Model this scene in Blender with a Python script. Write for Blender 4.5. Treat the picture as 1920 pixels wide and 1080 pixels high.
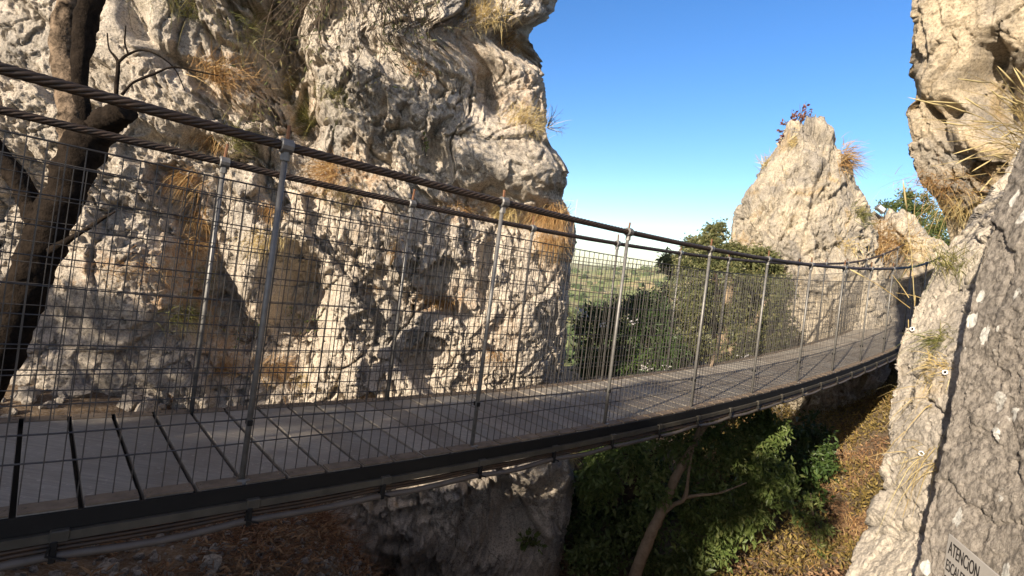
import bpy, math, random
import numpy as np
from mathutils import Vector, Matrix
from mathutils.bvhtree import BVHTree

rng = np.random.default_rng(7)
random.seed(7)
for o in list(bpy.data.objects):
    bpy.data.objects.remove(o)
SC = bpy.context.scene
COL = SC.collection

# ------------------------------------------------------------------ camera
FPX = 990.0                                   # focal length in photo pixels (1920 wide)
ROLL, PITCH = math.radians(5.2), math.radians(3.8)
_F = np.array([0, math.cos(PITCH), -math.sin(PITCH)])
_R0 = np.array([1.0, 0, 0])
_U0 = np.array([0, math.sin(PITCH), math.cos(PITCH)])
_R = math.cos(ROLL) * _R0 + math.sin(ROLL) * _U0
_U = -math.sin(ROLL) * _R0 + math.cos(ROLL) * _U0
cam = bpy.data.cameras.new('camera')
cam.sensor_width = 36.0
cam.lens = 36.0 * FPX / 1920.0
cam.clip_start = 0.05
cam.clip_end = 20000
camo = bpy.data.objects.new('camera', cam)
COL.objects.link(camo)
camo.matrix_world = Matrix([[_R[i], _U[i], -_F[i], 0.0] for i in range(3)] + [[0, 0, 0, 1]])
SC.camera = camo

# ------------------------------------------------------------------ sky, sun, exposure
SUN_EL = math.radians(22.0)
SUN_DIR = np.array([0.608 * math.cos(SUN_EL), 0.794 * math.cos(SUN_EL), -math.sin(SUN_EL)])   # the way the light travels
world = bpy.data.worlds.new('World')
SC.world = world
world.use_nodes = True
wn, wl = world.node_tree.nodes, world.node_tree.links
wn.clear()
sky = wn.new('ShaderNodeTexSky')
sky.sky_type = 'NISHITA'
sky.sun_disc = False
sky.sun_elevation = SUN_EL
sky.sun_rotation = math.atan2(-SUN_DIR[0], -SUN_DIR[1])
sky.altitude = 600
sky.air_density = 1.0
sky.dust_density = 0.4
sky.ozone_density = 2.5
hs = wn.new('ShaderNodeHueSaturation')
hs.inputs['Saturation'].default_value = 1.28
hs.inputs['Hue'].default_value = 0.508
bg = wn.new('ShaderNodeBackground')
bg.inputs['Strength'].default_value = 0.10
out = wn.new('ShaderNodeOutputWorld')
wl.new(sky.outputs[0], hs.inputs['Color'])
# added warm glow on the sun's side of the sky, to fill the shade
tcw = wn.new('ShaderNodeTexCoord')
vm = wn.new('ShaderNodeVectorMath'); vm.operation = 'DOT_PRODUCT'
vm.inputs[1].default_value = tuple(-SUN_DIR)
wl.new(tcw.outputs['Generated'], vm.inputs[0])
mx = wn.new('ShaderNodeMath'); mx.operation = 'MAXIMUM'; mx.inputs[1].default_value = 0.0
wl.new(vm.outputs['Value'], mx.inputs[0])
pw = wn.new('ShaderNodeMath'); pw.operation = 'POWER'; pw.inputs[1].default_value = 2.0
wl.new(mx.outputs[0], pw.inputs[0])
gl = wn.new('ShaderNodeMix'); gl.data_type = 'RGBA'; gl.blend_type = 'ADD'
gl.inputs[7].default_value = (3.6, 2.35, 0.25, 1)
wl.new(pw.outputs[0], gl.inputs[0])
wl.new(hs.outputs[0], gl.inputs[6])
wl.new(gl.outputs[2], bg.inputs['Color'])
wl.new(bg.outputs[0], out.inputs['Surface'])
sun = bpy.data.lights.new('sun', 'SUN')
sun.energy = 5.0
sun.angle = math.radians(0.5)
sun.color = (1.0, 0.88, 0.72)
suno = bpy.data.objects.new('sun', sun)
COL.objects.link(suno)
suno.rotation_euler = Vector(SUN_DIR).to_track_quat('-Z', 'Y').to_euler()
SC.view_settings.view_transform = 'Standard'
SC.view_settings.look = 'None'
SC.view_settings.gamma = 1.0
SC.view_settings.exposure = 1.1
SC.render.engine = 'CYCLES'
SC.cycles.max_bounces = 6
SC.cycles.transparent_max_bounces = 8
SC.cycles.use_denoising = True


# ------------------------------------------------------------------ geometry of the view
def ray(u, v):
    return _F + _R * ((u - 960.0) / FPX) + _U * ((540.0 - v) / FPX)


def at(u, v, y):
    """the point that stands at depth y along the sight line of photo pixel (u, v)"""
    r = ray(u, v)
    return r * (y / r[1])


def project(P):
    d = P @ _F
    return 960 + FPX * (P @ _R) / d, 540 - FPX * (P @ _U) / d


# ------------------------------------------------------------------ numpy noise
def _hash(ix, iy, iz, seed):
    h = (ix.astype(np.uint32) * np.uint32(374761393) + iy.astype(np.uint32) * np.uint32(668265263)
         + iz.astype(np.uint32) * np.uint32(2147483647 & 0x7ed55d16) + np.uint32((seed * 2654435761) & 0xffffffff))
    h ^= h >> np.uint32(13)
    h *= np.uint32(1274126177)
    h ^= h >> np.uint32(16)
    h *= np.uint32(2246822519)
    h ^= h >> np.uint32(13)
    return h


def _f(h):
    return h.astype(np.float64) * (1.0 / 4294967295.0)


def vnoise(P, seed=0):
    """value-gradient noise, about -1..1"""
    i = np.floor(P).astype(np.int64)
    f = P - i
    w = f * f * f * (f * (f * 6 - 15) + 10)
    res = 0
    for dx in (0, 1):
        wx = w[:, 0] if dx else 1 - w[:, 0]
        for dy in (0, 1):
            wy = w[:, 1] if dy else 1 - w[:, 1]
            for dz in (0, 1):
                wz = w[:, 2] if dz else 1 - w[:, 2]
                h = _hash(i[:, 0] + dx, i[:, 1] + dy, i[:, 2] + dz, seed)
                gx = ((h & np.uint32(1023)).astype(np.float32) / 511.5) - 1
                gy = (((h >> np.uint32(10)) & np.uint32(1023)).astype(np.float32) / 511.5) - 1
                gz = (((h >> np.uint32(20)) & np.uint32(1023)).astype(np.float32) / 511.5) - 1
                res = res + wx * wy * wz * (gx * (f[:, 0] - dx) + gy * (f[:, 1] - dy) + gz * (f[:, 2] - dz))
    return res * 1.5


def fbm(P, octv=4, seed=0, gain=0.5, lac=2.03):
    a, s, t = 1.0, 0.0, 0.0
    Q = np.asarray(P, dtype=np.float64)
    for k in range(octv):
        s = s + a * vnoise(Q, seed + k * 17)
        t += a
        a *= gain
        Q = Q * lac + 11.3
    return s / t


def ridged(P, octv=4, seed=0, gain=0.55):
    a, s, t = 1.0, 0.0, 0.0
    Q = np.asarray(P, dtype=np.float64)
    for k in range(octv):
        n = 1 - np.abs(vnoise(Q, seed + k * 29)) * 1.6
        s = s + a * n * n
        t += a
        a *= gain
        Q = Q * 2.1 + 7.7
    return s / t


def facets(P, seed, tilt=0.8):
    """broken planar blocks: every cell is a tilted plane with its own offset; also the crack measure F2-F1"""
    n = len(P)
    i0 = np.floor(P).astype(np.int64)
    f1 = np.full(n, 1e9); f2 = np.full(n, 1e9)
    val = np.zeros(n); rid = np.zeros(n)
    for dx in (-1, 0, 1):
        for dy in (-1, 0, 1):
            for dz in (-1, 0, 1):
                ix, iy, iz = i0[:, 0] + dx, i0[:, 1] + dy, i0[:, 2] + dz
                h = _hash(ix, iy, iz, seed)
                jx = (h & np.uint32(1023)) / 1023.0
                jy = ((h >> np.uint32(10)) & np.uint32(1023)) / 1023.0
                jz = ((h >> np.uint32(20)) & np.uint32(1023)) / 1023.0
                ex = P[:, 0] - ix - jx; ey = P[:, 1] - iy - jy; ez = P[:, 2] - iz - jz
                d = ex * ex + ey * ey + ez * ez
                nw = d < f1
                f2 = np.where(nw, f1, np.minimum(f2, d))
                f1 = np.where(nw, d, f1)
                idx = np.nonzero(nw)[0]
                if len(idx):
                    h2 = _hash(ix[idx], iy[idx], iz[idx], seed + 101)
                    tx = (h2 & np.uint32(1023)) / 511.5 - 1
                    ty = ((h2 >> np.uint32(10)) & np.uint32(1023)) / 511.5 - 1
                    tz = ((h2 >> np.uint32(20)) & np.uint32(1023)) / 511.5 - 1
                    of = ((h2 ^ (h2 >> np.uint32(7))) & np.uint32(1023)) / 511.5 - 1
                    rid[idx] = ((h2 >> np.uint32(13)) & np.uint32(1023)) / 1023.0
                    val[idx] = 0.7 * of + tilt * (tx * ex[idx] + ty * ey[idx] + tz * ez[idx])
    return val, np.sqrt(f2) - np.sqrt(f1), rid


# ------------------------------------------------------------------ mesh helpers
def mesh_from(name, V, faces, mat=None, smooth=True, rnd=None):
    """V (n,3); faces: int array (m,3|4) or a list of such arrays"""
    if not isinstance(faces, list):
        faces = [faces]
    me = bpy.data.meshes.new(name)
    V = np.asarray(V, dtype=np.float32)
    nl = sum(f.size for f in faces)
    nf = sum(len(f) for f in faces)
    me.vertices.add(len(V))
    me.vertices.foreach_set('co', V.ravel())
    me.loops.add(nl)
    me.polygons.add(nf)
    me.loops.foreach_set('vertex_index', np.concatenate([f.ravel() for f in faces]).astype(np.int32))
    tot = np.concatenate([np.full(len(f), f.shape[1], dtype=np.int32) for f in faces])
    st = np.concatenate([[0], np.cumsum(tot)[:-1]]).astype(np.int32)
    me.polygons.foreach_set('loop_start', st)
    me.polygons.foreach_set('use_smooth', np.full(nf, smooth))
    if rnd is not None:
        a = me.attributes.new('rnd', 'FLOAT', 'POINT')
        a.data.foreach_set('value', np.asarray(rnd, dtype=np.float32))
    if mat:
        me.materials.append(mat)
    me.update(calc_edges=True)
    me.validate()
    return me


def link(name, me, parent=None, loc=None):
    o = bpy.data.objects.new(name, me)
    COL.objects.link(o)
    if parent is not None:
        o.parent = parent
    if loc is not None:
        o.location = loc
    return o


def tag(o, label=None, cat=None, group=None, kind=None):
    if label: o['label'] = label
    if cat: o['category'] = cat
    if group: o['group'] = group
    if kind: o['kind'] = kind
    return o


def empty(name, loc, label, cat, group=None):
    o = bpy.data.objects.new(name, None)
    o.empty_display_size = 0.2
    COL.objects.link(o)
    o.location = loc
    return tag(o, label, cat, group)


class MB:
    """collects pieces into one mesh"""
    def __init__(self):
        self.V, self.Q, self.T, self.n, self.r = [], [], [], 0, []

    def add(self, V, F, rnd=0.5):
        V = np.asarray(V, dtype=float); F = np.asarray(F, dtype=np.int64)
        (self.Q if F.shape[1] == 4 else self.T).append(F + self.n)
        self.V.append(V); self.n += len(V)
        self.r.append(np.full(len(V), rnd) if np.isscalar(rnd) else np.asarray(rnd))

    def box(self, c, ax, ay, az, sx, sy, sz, bev=0.0):
        """box centred at c with half sizes s along the axes"""
        c, ax, ay, az = (np.asarray(t, dtype=float) for t in (c, ax, ay, az))
        if bev <= 0:
            V = [c + ax * sx * i + ay * sy * j + az * sz * k for k in (-1, 1) for j in (-1, 1) for i in (-1, 1)]
            F = [[0, 2, 3, 1], [4, 5, 7, 6], [0, 1, 5, 4], [2, 6, 7, 3], [0, 4, 6, 2], [1, 3, 7, 5]]
            self.add(V, F); return
        b = bev
        rings = []
        for (k, ins) in ((-1, b), (-1, 0), (1, 0), (1, b)):
            zz = sz - (b if ins == 0 else 0)
            x, y = sx - ins, sy - ins
            cc = min(b, x * .5, y * .5)
            pts = [(-x + cc, -y), (x - cc, -y), (x, -y + cc), (x, y - cc), (x - cc, y), (-x + cc, y), (-x, y - cc), (-x, -y + cc)]
            rings.append([c + ax * p[0] + ay * p[1] + az * (k * zz) for p in pts])
        V = [p for r in rings for p in r]
        F = [[r * 8 + i, r * 8 + (i + 1) % 8, r * 8 + 8 + (i + 1) % 8, r * 8 + 8 + i] for r in range(3) for i in range(8)]
        V += [np.mean(rings[0], axis=0), np.mean(rings[3], axis=0)]
        T = [[32, (i + 1) % 8, i] for i in range(8)] + [[33, 24 + i, 24 + (i + 1) % 8] for i in range(8)]
        n0 = self.n
        self.add(V, F)
        self.T.append(np.array(T) + n0)

    def tube(self, P, R, ns=8, cap=True, rnd=0.5, jit=0.0, seed=0):
        P = np.asarray(P, dtype=float)
        m = len(P)
        R = np.full(m, R) if np.isscalar(R) else np.asarray(R, dtype=float)
        T = np.gradient(P, axis=0)
        T /= np.linalg.norm(T, axis=1)[:, None] + 1e-12
        ref = np.array([0, 0, 1.0]) if abs(T[0, 2]) < 0.9 else np.array([1.0, 0, 0])
        N = np.zeros_like(P)
        n = np.cross(T[0], ref); n /= np.linalg.norm(n)
        for i in range(m):
            n = n - T[i] * (n @ T[i]); n /= np.linalg.norm(n) + 1e-12
            N[i] = n
        B = np.cross(T, N)
        a = np.arange(ns) * 2 * np.pi / ns
        V = P[:, None, :] + R[:, None, None] * (np.cos(a)[None, :, None] * N[:, None, :] + np.sin(a)[None, :, None] * B[:, None, :])
        V = V.reshape(-1, 3)
        if jit > 0:
            rad = V - np.repeat(P, ns, axis=0)
            V = V + rad * (jit * fbm(V * 9 + seed, 3, seed) + jit * .7 * fbm(V * np.array([40, 40, 10]) + seed, 2, seed + 5))[:, None]
        i = np.arange(m - 1)[:, None] * ns; j = np.arange(ns)[None, :]; j2 = (j + 1) % ns
        F = np.stack([i + j, i + j2, i + ns + j2, i + ns + j], axis=-1).reshape(-1, 4)
        n0 = self.n
        if cap:
            V = np.vstack([V, P[:1], P[-1:]])
        self.add(V, F, rnd)
        if cap:
            k = np.arange(ns); k2 = (k + 1) % ns
            self.T.append(np.stack([np.full(ns, m * ns), k2, k], -1) + n0)
            self.T.append(np.stack([np.full(ns, m * ns + 1), (m - 1) * ns + k, (m - 1) * ns + k2], -1) + n0)

    def mesh(self, name, mat, smooth=True, org=None):
        V = np.vstack(self.V)
        if org is not None:
            V = V - np.asarray(org)
        F = []
        if self.Q: F.append(np.vstack(self.Q))
        if self.T: F.append(np.vstack(self.T))
        return mesh_from(name, V, F, mat, smooth, np.concatenate(self.r))

    def build(self, name, mat, parent=None, smooth=True, org=None):
        """one linked object; org: world position of its parent's (or its own) origin"""
        o = link(name, self.mesh(name, mat, smooth, org), parent)
        if parent is None and org is not None:
            o.location = org
        return o


# ------------------------------------------------------------------ materials
def new_mat(name):
    m = bpy.data.materials.new(name)
    m.use_nodes = True
    nt = m.node_tree
    nt.nodes.clear()
    o = nt.nodes.new('ShaderNodeOutputMaterial')
    b = nt.nodes.new('ShaderNodeBsdfPrincipled')
    nt.links.new(b.outputs[0], o.inputs['Surface'])
    return m, nt, b


def N(nt, t, **kw):
    n = nt.nodes.new('ShaderNode' + t)
    for k, v in kw.items():
        if k in n.inputs:
            n.inputs[k].default_value = v
        else:
            setattr(n, k, v)
    return n


def noise_n(nt, vec, scale, detail=6, rough=0.6, dist=0.0):
    n = N(nt, 'TexNoise')
    n.inputs['Scale'].default_value = scale
    n.inputs['Detail'].default_value = detail
    n.inputs['Roughness'].default_value = rough
    n.inputs['Distortion'].default_value = dist
    nt.links.new(vec, n.inputs['Vector'])
    return n.outputs['Fac']


def ramp(nt, fac, stops):
    r = N(nt, 'ValToRGB')
    e = r.color_ramp.elements
    while len(e) > 1:
        e.remove(e[-1])
    for i, (p, c) in enumerate(stops):
        q = e[0] if i == 0 else e.new(p)
        q.position = p
        q.color = (c, c, c, 1) if np.isscalar(c) else (*c, 1)
    nt.links.new(fac, r.inputs['Fac'])
    return r.outputs['Color']


def mixc(nt, fac, a, b, mode='MIX'):
    m = N(nt, 'Mix')
    m.data_type = 'RGBA'
    m.blend_type = mode
    for s, v in ((0, fac), (6, a), (7, b)):
        if hasattr(v, 'is_linked'):
            nt.links.new(v, m.inputs[s])
        else:
            m.inputs[s].default_value = v if s == 0 else (*v, 1)
    return m.outputs[2]


def mapping(nt, scale, rot=(0, 0, 0), which='Object'):
    tc = N(nt, 'TexCoord')
    mp = N(nt, 'Mapping')
    mp.inputs['Scale'].default_value = scale
    mp.inputs['Rotation'].default_value = rot
    nt.links.new(tc.outputs[which], mp.inputs['Vector'])
    return mp.outputs[0]


def bump(nt, b, hgt, strength, dist, prev=None):
    n = N(nt, 'Bump')
    n.inputs['Strength'].default_value = strength
    n.inputs['Distance'].default_value = dist
    nt.links.new(hgt, n.inputs['Height'])
    if prev is not None:
        nt.links.new(prev, n.inputs['Normal'])
    nt.links.new(n.outputs[0], b.inputs['Normal'])
    return n.outputs[0]


def rock_mat(name, light, grey, ochre, grey_amt=0.5, ochre_amt=0.5, streak=0.4, flecks=0.0, k=1.0, stains=False, speck=0.5, dirty=0.9, aniso=1.0):
    m, nt, b = new_mat(name)
    v = mapping(nt, (1, 1, aniso))
    patina = ramp(nt, noise_n(nt, v, 0.9 * k, 8, 0.66, 0.4), [(0.58 - 0.22 * grey_amt, 0.0), (0.72 - 0.2 * grey_amt, 1.0)])
    c = mixc(nt, patina, light, grey)
    fine = ramp(nt, noise_n(nt, v, 7 * k, 8, 0.7), [(0.3, 0.78), (0.7, 1.16)])
    c = mixc(nt, 1.0, c, fine, 'MULTIPLY')
    och = ramp(nt, noise_n(nt, v, 1.7 * k, 7, 0.62, 0.8), [(0.66 - 0.14 * ochre_amt, 0.0), (0.8 - 0.1 * ochre_amt, 0.85)])
    c = mixc(nt, och, c, ochre)
    if stains:
        brk = ramp(nt, noise_n(nt, v, 11 * k, 6, 0.7), [(0.44, 0.0), (0.58, 0.8)])
        for nm, col in (('grey', grey), ('ochre', ochre)):
            a_ = N(nt, 'Attribute'); a_.attribute_name = nm
            mk = N(nt, 'Math'); mk.operation = 'MULTIPLY'
            nt.links.new(a_.outputs['Fac'], mk.inputs[0]); nt.links.new(brk, mk.inputs[1])
            c = mixc(nt, mk.outputs[0], c, col)
    vs = mapping(nt, (3.2 * k, 3.2 * k, 0.55 * k), (0.1, 0.16, 0))
    st = ramp(nt, noise_n(nt, vs, 1.0, 8, 0.68), [(0.60 - 0.06 * streak, 0.0), (0.76, 0.75 * min(1, streak * 1.6))])
    c = mixc(nt, st, c, tuple(x * 0.42 for x in grey))
    sp = ramp(nt, noise_n(nt, v, 55 * k, 4, 0.7), [(0.36, speck), (0.5, 1.0), (0.66, 1.14 + (0.62 - speck) * 0.8)])
    c = mixc(nt, 0.8, c, sp, 'MULTIPLY')
    if flecks > 0:
        vf = mapping(nt, (15, 15, 7.5), (0.12, 0.2, 0.1))
        w = N(nt, 'TexVoronoi'); w.feature = 'F1'; w.inputs['Scale'].default_value = 1.0; w.inputs['Randomness'].default_value = 1.0
        ds = N(nt, 'MixRGB'); ds.blend_type = 'ADD'; ds.inputs[0].default_value = 0.5
        nz = N(nt, 'TexNoise'); nz.inputs['Scale'].default_value = 2.2; nz.inputs['Detail'].default_value = 3
        nt.links.new(vf, nz.inputs['Vector'])
        nt.links.new(vf, ds.inputs[1]); nt.links.new(nz.outputs['Color'], ds.inputs[2])
        nt.links.new(ds.outputs[0], w.inputs['Vector'])
        near = ramp(nt, w.outputs['Distance'], [(0.27, 1.0), (0.31, 0.0)])
        pick = ramp(nt, w.outputs['Color'], [(0.53, 0.0), (0.55, 1.0)])
        fk = mixc(nt, 1.0, near, pick, 'MULTIPLY')
        c = mixc(nt, fk, c, (0.72, 0.69, 0.62))
    vo = N(nt, 'TexVoronoi'); vo.feature = 'DISTANCE_TO_EDGE'
    vo.inputs['Scale'].default_value = 3.4 * k
    nz = N(nt, 'TexNoise'); nz.inputs['Scale'].default_value = 3 * k; nz.inputs['Detail'].default_value = 6; nz.inputs['Roughness'].default_value = 0.65
    ad = N(nt, 'MixRGB'); ad.blend_type = 'ADD'; ad.inputs[0].default_value = 0.42
    nt.links.new(v, nz.inputs['Vector']); nt.links.new(v, ad.inputs[1]); nt.links.new(nz.outputs['Color'], ad.inputs[2])
    nt.links.new(ad.outputs[0], vo.inputs['Vector'])
    dirt = ramp(nt, vo.outputs['Distance'], [(0.0, 0.30), (0.012, 0.55), (0.03, 1.0)])
    dm = ramp(nt, noise_n(nt, v, 1.9 * k, 5, 0.6), [(0.46, 0.0), (0.6, dirty)])
    c = mixc(nt, dm, c, mixc(nt, 1.0, c, dirt, 'MULTIPLY'))
    spot = ramp(nt, noise_n(nt, v, 24 * k, 6, 0.75), [(0.36, 0.42), (0.45, 1.0)])
    c = mixc(nt, 0.55, c, spot, 'MULTIPLY')
    nt.links.new(c, b.inputs['Base Color'])
    b.inputs['Roughness'].default_value = 0.92
    b.inputs['Specular IOR Level'].default_value = 0.25
    p = bump(nt, b, noise_n(nt, v, 14 * k, 10, 0.74, 0.2), 1.0, 0.05)
    vo = N(nt, 'TexVoronoi'); vo.feature = 'DISTANCE_TO_EDGE'
    vo.inputs['Scale'].default_value = 5 * k
    nz = N(nt, 'TexNoise'); nz.inputs['Scale'].default_value = 4 * k; nz.inputs['Detail'].default_value = 5
    ad = N(nt, 'MixRGB'); ad.blend_type = 'ADD'; ad.inputs[0].default_value = 0.35
    nt.links.new(v, nz.inputs['Vector']); nt.links.new(v, ad.inputs[1]); nt.links.new(nz.outputs['Color'], ad.inputs[2])
    nt.links.new(ad.outputs[0], vo.inputs['Vector'])
    cr = ramp(nt, vo.outputs['Distance'], [(0.0, 0.0), (0.05, 1.0)])
    if dirty > 0: p = bump(nt, b, cr, 0.35, 0.012, p)
    bump(nt, b, noise_n(nt, v, 60 * k, 6, 0.75), 0.8, 0.012, p)
    return m


def simple_mat(name, col, rough=0.6, metal=0.0, var=0.25, scale=30, bumpd=0.0, col2=None):
    m, nt, b = new_mat(name)
    v = mapping(nt, (1, 1, 1))
    f = noise_n(nt, v, scale, 6, 0.65)
    c2 = col2 or tuple(x * (1 - var) for x in col)
    c = mixc(nt, ramp(nt, f, [(0.35, 0.0), (0.65, 1.0)]), col, c2)
    nt.links.new(c, b.inputs['Base Color'])
    b.inputs['Roughness'].default_value = rough
    b.inputs['Metallic'].default_value = metal
    if rough > 0.85: b.inputs['Specular IOR Level'].default_value = 0.05
    if bumpd:
        bump(nt, b, f, 0.6, bumpd)
    return m


def leaf_mat(name, c0, c1, c2, trans=0.35, rough=0.45):
    m, nt, b = new_mat(name)
    at_ = N(nt, 'Attribute'); at_.attribute_name = 'rnd'
    c = ramp(nt, at_.outputs['Fac'], [(0.0, c0), (0.6, c1), (1.0, c2)])
    nt.links.new(c, b.inputs['Base Color'])
    b.inputs['Roughness'].default_value = rough
    b.inputs['Specular IOR Level'].default_value = 0.35
    if trans > 0:
        t = N(nt, 'BsdfTranslucent')
        nt.links.new(c, t.inputs['Color'])
        mx = N(nt, 'MixShader'); mx.inputs[0].default_value = trans
        nt.links.new(b.outputs[0], mx.inputs[1]); nt.links.new(t.outputs[0], mx.inputs[2])
        o = [n for n in nt.nodes if n.type == 'OUTPUT_MATERIAL'][0]
        nt.links.new(mx.outputs[0], o.inputs['Surface'])
    return m


M = {}
M['cliff'] = rock_mat('cliff_limestone', (0.61, 0.525, 0.42), (0.37, 0.335, 0.29), (0.45, 0.26, 0.12), 0.4, 0.1, 0.4, stains=True)
M['pinnacle'] = rock_mat('pinnacle_limestone', (0.52, 0.445, 0.335), (0.31, 0.275, 0.23), (0.50, 0.32, 0.12), 0.65, 0.45, 0.5, k=0.9, dirty=1.0)
M['tower'] = rock_mat('tower_limestone', (0.58, 0.47, 0.325), (0.33, 0.295, 0.25), (0.50, 0.33, 0.13), 0.55, 0.5, 0.5)
M['ledge'] = rock_mat('ledge_limestone', (0.64, 0.56, 0.45), (0.44, 0.39, 0.33), (0.52, 0.36, 0.17), 0.3, 0.2, 0.2, dirty=0.35, speck=0.65, k=0.8)
M['dark_rock'] = rock_mat('grey_limestone', (0.35, 0.305, 0.255), (0.20, 0.18, 0.157), (0.24, 0.19, 0.13), 0.5, 0.15, 0.5, flecks=1.0, speck=0.32, dirty=0.0, aniso=0.5)

# ------------------------------------------------------------------ rock builder
def grid_faces(nr, nc, wrap=False):
    i = np.arange(nr - 1)[:, None] * nc
    if wrap:
        j = np.arange(nc)[None, :]; j2 = (j + 1) % nc
    else:
        j = np.arange(nc - 1)[None, :]; j2 = j + 1
    return np.stack([i + j, i + j2, i + nc + j2, i + nc + j], -1).reshape(-1, 4)


def grid_normals(G, wrap=False):
    if wrap:
        E = np.concatenate([G[:, -1:], G, G[:, :1]], axis=1)
        du = (E[:, 2:] - E[:, :-2])
    else:
        du = np.gradient(G, axis=1)
    dv = np.gradient(G, axis=0)
    n = np.cross(du, dv)
    return n / (np.linalg.norm(n, axis=2)[..., None] + 1e-12)


def rock_relief(P, seed, big=0.3, f1=0.14, f2=0.05, f3=0.018, size=1.0, stretch=(1, 1, 1), pits=0.0, grain=0.010):
    """displacement in metres for broken limestone: planes, steps, sparse cracks, hollows and grain"""
    Q = P * np.asarray(stretch) / size
    warp = np.stack([fbm(Q * 1.6 + 5.1 * k, 5, seed + 40 + k, 0.6) for k in range(3)], 1)
    W = Q + 0.13 * warp
    tilt = np.array([[0.80, 0.1, -0.59], [-0.1, 0.99, 0.05], [0.59, 0.0, 0.80]])
    W = W @ tilt
    d = big * fbm(Q * 0.55, 3, seed + 1)
    a, ca, ra = facets(W * np.array([0.9, 0.9, 0.75]), seed + 2, 1.1)
    b, cb, rb = facets(W * np.array([2.7, 2.7, 2.2]) + 3.3, seed + 3, 1.2)
    c, cc, rc_ = facets(W * np.array([7.5, 7.5, 6.5]) + 0.3 * warp, seed + 4, 1.2)
    e, ce, re_ = facets(W * np.array([19.0, 19.0, 13.0]) + 0.6 * warp, seed + 5, 1.2)
    m = np.clip(0.5 + 1.5 * fbm(Q * 0.9, 3, seed + 9), 0, 1)      # rough and smooth areas
    m2 = 0.3 + 0.9 * m
    d += f1 * a + f2 * m2 * b + f3 * (0.35 + 1.3 * m) * c + f3 * 0.42 * (0.3 + 1.2 * m) * e
    k1 = np.clip(0.4 + 2.2 * fbm(Q * 1.3, 2, seed + 21), 0, 1)
    k2 = np.clip(0.1 + 2.4 * fbm(Q * 2.3, 2, seed + 22), 0, 1)
    d -= f1 * 0.7 * k1 * np.exp(-(ca / 0.022) ** 2) + f2 * 1.0 * k2 * np.exp(-(cb / 0.03) ** 2)
    # long fracture lines: level sets of a slow noise, two families
    for q, (sc_, wd_) in enumerate((((1.3, 1.3, 0.6), 0.009), ((0.7, 0.7, 1.4), 0.008))):
        lv = fbm(W * np.array(sc_) + 13.7 * q, 5, seed + 60 + q, 0.55)
        br = np.clip(0.2 + 2.5 * fbm(Q * 1.1 + 4.0, 2, seed + 64 + q), 0, 1)
        d -= f2 * 1.3 * br * np.exp(-((lv - 0.05) / wd_) ** 2)
        d += f2 * 0.35 * br * np.clip((lv - 0.05) * 40, -1, 1)            # one lip stands proud
    d += f2 * 0.38 * fbm(Q * 5.0, 5, seed + 6, 0.66)
    d += grain * (0.6 + 0.8 * m) * fbm(P * 30, 3, seed + 8, 0.8)
    if pits > 0:
        pm = np.clip(0.5 + 2.0 * fbm(Q * 0.7, 2, seed + 14), 0, 1)
        d -= pits * 1.1 * (rb > 0.86) * (0.4 + 0.8 * pm) * np.clip(cb / 0.05, 0, 1)     # whole blocks fallen out
        d -= pits * 0.55 * (rc_ > 0.88) * (0.3 + pm) * np.clip(cc / 0.06, 0, 1)
        d -= pits * 0.22 * (re_ > 0.90) * (0.3 + pm)
        pn = fbm(W * np.array([3.6, 3.6, 2.0]), 5, seed + 13, 0.6)
        d -= pits * (0.2 + 0.8 * pm) * np.clip((pn - 0.2) * 14, 0, 1)
    return d


def fix_outline(P, left=None, right=None, wfun=None, sm=5, bin_px=12, amount=1.0):
    """slides the built rock sideways, slowly along its height, until its outline stands where it was traced"""
    dz = P @ _F
    fade = np.clip((dz - 0.7) / 0.6, 0, 1)
    u, v = project(np.where((dz > 0.3)[:, None], P, _F[None, :] * 5.0 + 0 * P))
    seen = dz > 0.9
    res = []
    for tr, lo in ((left, True), (right, False)):
        if tr is None:
            res.append(None); continue
        tr = np.array(sorted(tr), dtype=float)
        vb = np.arange(max(tr[0, 0], -200), min(tr[-1, 0], 1300), bin_px)
        dl = np.zeros(len(vb))
        for i, v0 in enumerate(vb):
            k = seen & (v >= v0 - bin_px) & (v < v0 + bin_px)
            if k.sum() < 3: continue
            cur = u[k].min() if lo else u[k].max()
            dl[i] = np.interp(v0, tr[:, 0], tr[:, 1]) - cur
        dl = smooth1(dl, sm)
        res.append(np.interp(v, vb, dl))
    if res[0] is not None and res[1] is not None:
        mid = np.clip((u - u.min()) / (u.max() - u.min()), 0, 1)
        um = {}
        du = res[0] * (1 - mid) + res[1] * mid
    else:
        du = res[0] if res[0] is not None else res[1]
    du = du * fade
    if wfun is not None: du = du * wfun
    w = P[:, :2] / np.linalg.norm(P[:, :2], axis=1)[:, None]
    dist = P @ _F
    P = P.copy()
    P[:, 0] += w[:, 1] * du * dist / FPX * amount
    P[:, 1] -= w[:, 0] * du * dist / FPX * amount
    return P


SURF = []          # coarse copies for ray casting


def note_surface(G, wrap=False):
    g = G[::3, ::3]
    f = grid_faces(g.shape[0], g.shape[1], wrap)
    V = g.reshape(-1, 3)
    SURF.append((V, f))


def lerp_rows(rows, zs):
    """rows: list of (z, a, b, ...) -> columns interpolated at zs"""
    R = np.array(sorted(rows), dtype=float)
    return [np.interp(zs, R[:, 0], R[:, k]) for k in range(1, R.shape[1])]


def smooth1(a, k):
    if k <= 0: return a
    p = np.pad(a, k, mode='edge')
    ker = np.hanning(2 * k + 3)[1:-1]; ker /= ker.sum()
    return np.convolve(p, ker, mode='valid')


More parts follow.
